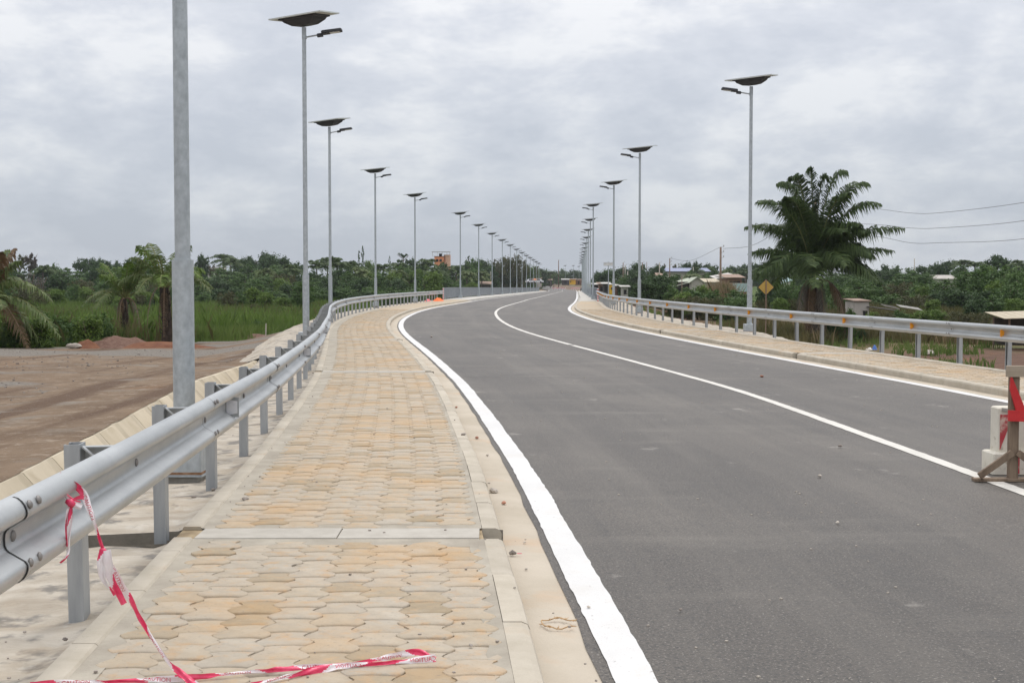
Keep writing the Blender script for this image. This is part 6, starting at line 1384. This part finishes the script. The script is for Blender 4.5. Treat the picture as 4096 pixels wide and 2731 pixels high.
q = MB(); q.box((.7, 1.9, zt / 2), (2.8, .05, zt * .8)); q.build('back_wall', M['walldark'], sh)
q = MB(); p = at(2945, 1150, 150); q.box((p.x + .6, 150, p.z), (2.1, .06, 1.0)); tag(q.build('tin_fence', M['roofteal']), 'teal sheet fence below the rusty roofed house', 'fence')
# market stalls on the right bank by the river sign
for i, (x0, x1, ye, wl, rf, lab) in enumerate([(2376, 2396, 1139, 'walldark', 'rooflight', 'leftmost low stall with a white tin roof beyond the right bridge rail'), (2396, 2416, 1136, 'wallbrown', 'roofrust', 'stall with a rusty orange roof beyond the right bridge rail'), (2414, 2436, 1136, 'walldark', 'rooflight', 'dark stall left of the yellow kiosk on the right'), (2462, 2488, 1144, 'wallbrown', 'rooflight', 'stall with a pale awning right of the third right street lamp'), (2488, 2512, 1148, 'wallgrey', 'rooflight', 'low pale roofed stall at the foot of the concrete pole')]):
    house('market_stall', lab, 'stall', x0, x1, 285 - i * 5, ye, wl, rf, 3, .35, 'mono', .5, [('opening', .5, .5, .6, 1.0)], group='market stalls by the right bank', h=2.1)
k2 = house('kiosk', 'bright yellow kiosk beside the third right street lamp', 'kiosk', 2439, 2452, 255, 1139, 'wallyellow', 'rooflight', 2, .15, 'mono', .15, [('hatch', .6, .6, .3, .5)], h=1.9)
# left bank
ob = house('tower_house', 'orange multi-storey house with a roof frame above the left treeline', 'building', 1738, 1776, 420, 1026, 'wallorange', 'walldark', 6, .1, 'flat', .2, [('window', .3, .86, .8, .9), ('window', .65, .86, .8, .9)])
H = at(1738, 1026, 420).z - ob.location.z
q = MB(); q.cyl((2.6, 1.6, 0), 1.15, H + .6, 18); autosmooth(q.build('stair_tower', mk('salmon_wall', (.55, .32, .22), (.62, .38, .27), 1.5, .85), ob), 40)
q = MB(); q.cyl((.4, 1.6, H + .1), .55, .9, 14); q.build('water_tank', M['blackplastic'], ob)
q = MB(); q.box((.6, 1.5, H + 1.55), (6.2, 3.6, .10)); q.build('roof_frame', M['wallgrey'], ob)
for x0 in (-2.2, -.6, 1.0, 2.6, 3.5): q = MB(); q.box((x0, 0, H + .8), (.10, .10, 1.5)); q.build('roof_post', M['wallgrey'], ob)
Y = 380; X = (828 - PX0) / F_ * Y; uf = tag(empty('unfinished_building', (X, Y, gz(X, Y))), 'unfinished grey concrete building between first and second lamp poles', 'building'); zt = at(828, 1064, Y).z - uf.location.z; z1 = at(828, 1108, Y).z - uf.location.z
q = MB(); q.box((0, 4, zt - .7), (8.2, 8, .5)); q.build('floor_slab', M['wallgrey'], uf); q = MB(); q.box((0, 4, z1), (8.2, 8, .4)); q.build('floor_slab', M['wallgrey'], uf)
for x0 in (-3.9, -1.4, .6, 2.3, 3.9):
    for y0 in (.2, 7.6): q = MB(); q.box((x0, y0, zt / 2), (.36, .36, zt)); q.build('column', M['wallgrey'], uf)
for k in range(9): q = MB(); q.box((-3.9 + k * .97, .2, zt - .1), (.14, .14, .9)); q.build('rebar_stub', M['wallgrey'], uf)
q = MB(); q.box((-2.5, 3, (zt + z1) / 2 - .4), (3.2, .3, zt - z1 - .6)); q.build('wall', M['wallgrey'], uf); q = MB(); q.box((0, 7.8, zt / 2), (8.0, .2, zt - .5)); q.build('back_wall', M['walldark'], uf)
house('white_house', 'small white roofed house showing among the trees left of the second lamp', 'house', 990, 1010, 335, 1082, 'white', 'white', 3, .55, 'y', .15, [('window', .5, .6, .4, .4)])
house('shack', 'shack with a blue sheet on its roof behind the left bridge railing', 'shack', 1922, 1962, 300, 1138, 'walldark', 'roofrust', 4, .7, 'mono', .3, [('opening', .5, .4, .8, 1.2)], h=2.4)
house('shack', 'brown mud shack with a white tin edged roof beyond the left railing', 'shack', 2048, 2094, 415, 1112, 'wallbrown', 'rooflight', 5, .2, 'slant', .5, [('window', .3, .75, 1.0, .6), ('door', .7, .4, .8, 1.6), ('window', .85, .72, .6, .5)], h=4.6, drop=-.9)
house('house', 'pale grey gable wall house behind the parked cars', 'house', 2126, 2166, 480, 1112, 'wallgrey', 'roofrust', 6, .2, 'slant', .4, [('door', .3, .4, .9, 1.8)], h=3.4, drop=1.2)
house('stall', 'dark roadside stall beyond the bridge, left of the yellow one', 'stall', 2248, 2276, 600, 1119, 'walldark', 'rooflight', 4, .5, 'mono', .4, [('opening', .5, .5, 1.2, 1.2)], h=2.6)
house('kiosk', 'yellow roadside kiosk beyond the far end of the bridge', 'kiosk', 2278, 2302, 600, 1117, 'wallyellow', 'roofrust', 4, .4, 'slant', .5, [('hatch', .2, .55, .4, .8)], h=2.5, drop=.3)
house('hut', 'brown hut right of the yellow roadside kiosk', 'hut', 2303, 2326, 605, 1119, 'wallbrown', 'roofrust', 4, .3, 'mono', .3, [('door', .5, .45, .7, 1.5)], h=2.6)
house('hut', 'dark hut beyond the bridge left of the brown utility pole', 'hut', 2186, 2208, 590, 1120, 'walldark', 'roofrust', 4, .4, 'mono', .4, [('door', .5, .45, .8, 1.5)], h=2.8)
# street lamps and barriers beyond the bridge
for x, Y, yt, lab in ((2261, 620, 1062, 'far street lamp beyond the bridge, left one of three'), (2294, 620, 1062, 'far street lamp beyond the bridge, middle one of three'), (2316, 610, 1065, 'far street lamp beyond the bridge, right one of three')):
    X = (x - PX0) / F_ * Y; zt = at(x, yt, Y).z; lamp(X, Y, zt - 8.8, -1, lab, 'street lamps beyond the bridge', foot=False)
def barricade(x, Y, label):
    X = (x - PX0) / F_ * Y; o = tag(empty('barricade', (X, Y, float(zr(Y)))), label, 'barricade', 'red and white barricades closing the far end of the bridge')
    q = MB()
    for k in range(6): q.mi = k % 2; w = .2; x0 = -.6 + k * w; q.poly([(x0, 0, .55), (x0 + w, 0, .55), (x0 + w + .08, 0, .95), (x0 + .08, 0, .95)], (0, .04, 0))
    q.build('striped_board', [M['red_s'], M['white_s']], o)
    for s in (-.5, .5): q = MB(); q.box((s, .05, .35), (.06, .06, .7)); q.build('leg', M['white_s'], o)
for k in range(5): barricade(2214 + k * 10, 470 + (k % 2) * 2, 'red and white barricade in the left row closing the road')
for k in range(4): barricade(2290 + k * 8, 470 + (k % 2) * 2, 'red and white barricade in the right row closing the road')
# parked cars beyond the left railing
def car(x, Y, z, rz, label):
    X = (x - PX0) / F_ * Y; o = tag(empty('parked_car', (X, Y, z), rz), label, 'car', 'silver cars parked beyond the bridge')
    side = [(-1.9, .35), (-1.95, .75), (-1.85, .95), (-1.35, 1.02), (-.75, 1.45), (.75, 1.48), (1.45, 1.0), (1.9, .9), (1.95, .4)]
    q = MB(); q.loft([[(x_, s, z_) for x_, z_ in side] for s in (-.82, .82)]); q.build('body', M['carwhite'], o)
    q = MB(); q.loft([[(x_, s, z_) for x_, z_ in ((-1.2, 1.04), (-.72, 1.38), (.7, 1.40), (1.22, 1.04))] for s in (-.835, .835)]); q.build('window', M['glass'], o)
    for wx in (-1.25, 1.2):
        for s in (-.78, .78):
            q = MB(); q.cyl((0, 0, 0), .32, .2, 14); w = q.build('wheel', M['tyre'], o, loc=(wx, s + .1, .32)); w.rotation_euler = (R_(90), 0, 0)
    for s in (-.6, .6): q = MB(); q.box((1.93, s, .72), (.06, .3, .14)); q.build('headlight', M['lens'], o)
for x, rz, lab in ((2124, .25, 'left silver car parked beyond the bridge railing'), (2151, -.2, 'right silver car parked beyond the bridge railing')): car(x, 445, at(x, 1133, 445).z, rz, lab)
X = (2139 - PX0) / F_ * 440; um = tag(empty('parasol', (X, 440, at(2139, 1136, 440).z)), 'orange parasol between the two parked cars', 'parasol'); q = MB(); q.cyl((0, 0, 1.45), 1.0, .45, 12, .06); q.build('canopy', M['wallorange'], um); q = MB(); q.tube([(0, 0, -.4), (0, 0, 1.6)], .03, 6); q.build('pole', M['utility'], um)
X = (2324 - PX0) / F_ * 400; mc = tag(empty('motorcycle', (X, 400, float(zs(400))), .2), 'dark motorcycle parked on the right bridge walkway end', 'motorcycle')
for y0 in (-.6, .6): q = MB(); q.cyl((0, 0, 0), .3, .1, 14); w = q.build('wheel', M['tyre'], mc, loc=(-.05, y0, .3)); w.rotation_euler = (0, R_(90), 0)
q = MB(); q.tube([(0, -.5, .45), (0, -.1, .6), (0, .35, .75), (0, .55, .95)], [.12, .16, .14, .05], 8); q.build('frame', M['darkplastic'], mc); q = MB(); q.tube([(-.3, .5, 1.0), (.3, .5, 1.0)], .03, 6); q.build('handlebar', M['darkplastic'], mc); q = MB(); q.box((0, -.25, .78), (.25, .6, .1)); q.build('seat', M['black'], mc)

# ------------------------------------------------------------------ air
hz = bpy.data.materials.new('haze_air'); hz.use_nodes = True; t_ = hz.node_tree; t_.nodes.clear()
pv = t_.nodes.new('ShaderNodeVolumePrincipled'); pv.inputs['Color'].default_value = (.86, .90, .96, 1); pv.inputs['Density'].default_value = .00014; pv.inputs['Anisotropy'].default_value = .2
ho = t_.nodes.new('ShaderNodeOutputMaterial'); t_.links.new(pv.outputs[0], ho.inputs['Volume'])
q = MB(); q.box((0, 1750, 18), (3400, 3700, 70)); tag(q.build('haze', hz), 'thin moist haze over the whole landscape', 'haze', kind='stuff')

# ------------------------------------------------------------------ tell look-alikes apart by their order from the left
def px_of(o):
    p = o.matrix_basis.translation; return p.x / max(1.0, p.y)
ORD += ['twenty-first', 'twenty-second', 'twenty-third', 'twenty-fourth', 'twenty-fifth', 'twenty-sixth']
same = {}
for o in S.objects:
    if o.parent is None and 'label' in o and o.get('kind') not in ('structure', 'stuff'): same.setdefault(o['label'], []).append(o)
for lab, os_ in same.items():
    if 1 < len(os_) <= len(ORD):
        for k, o in enumerate(sorted(os_, key=px_of)): o['label'] = f'{lab}, {ORD[k]} from the left'
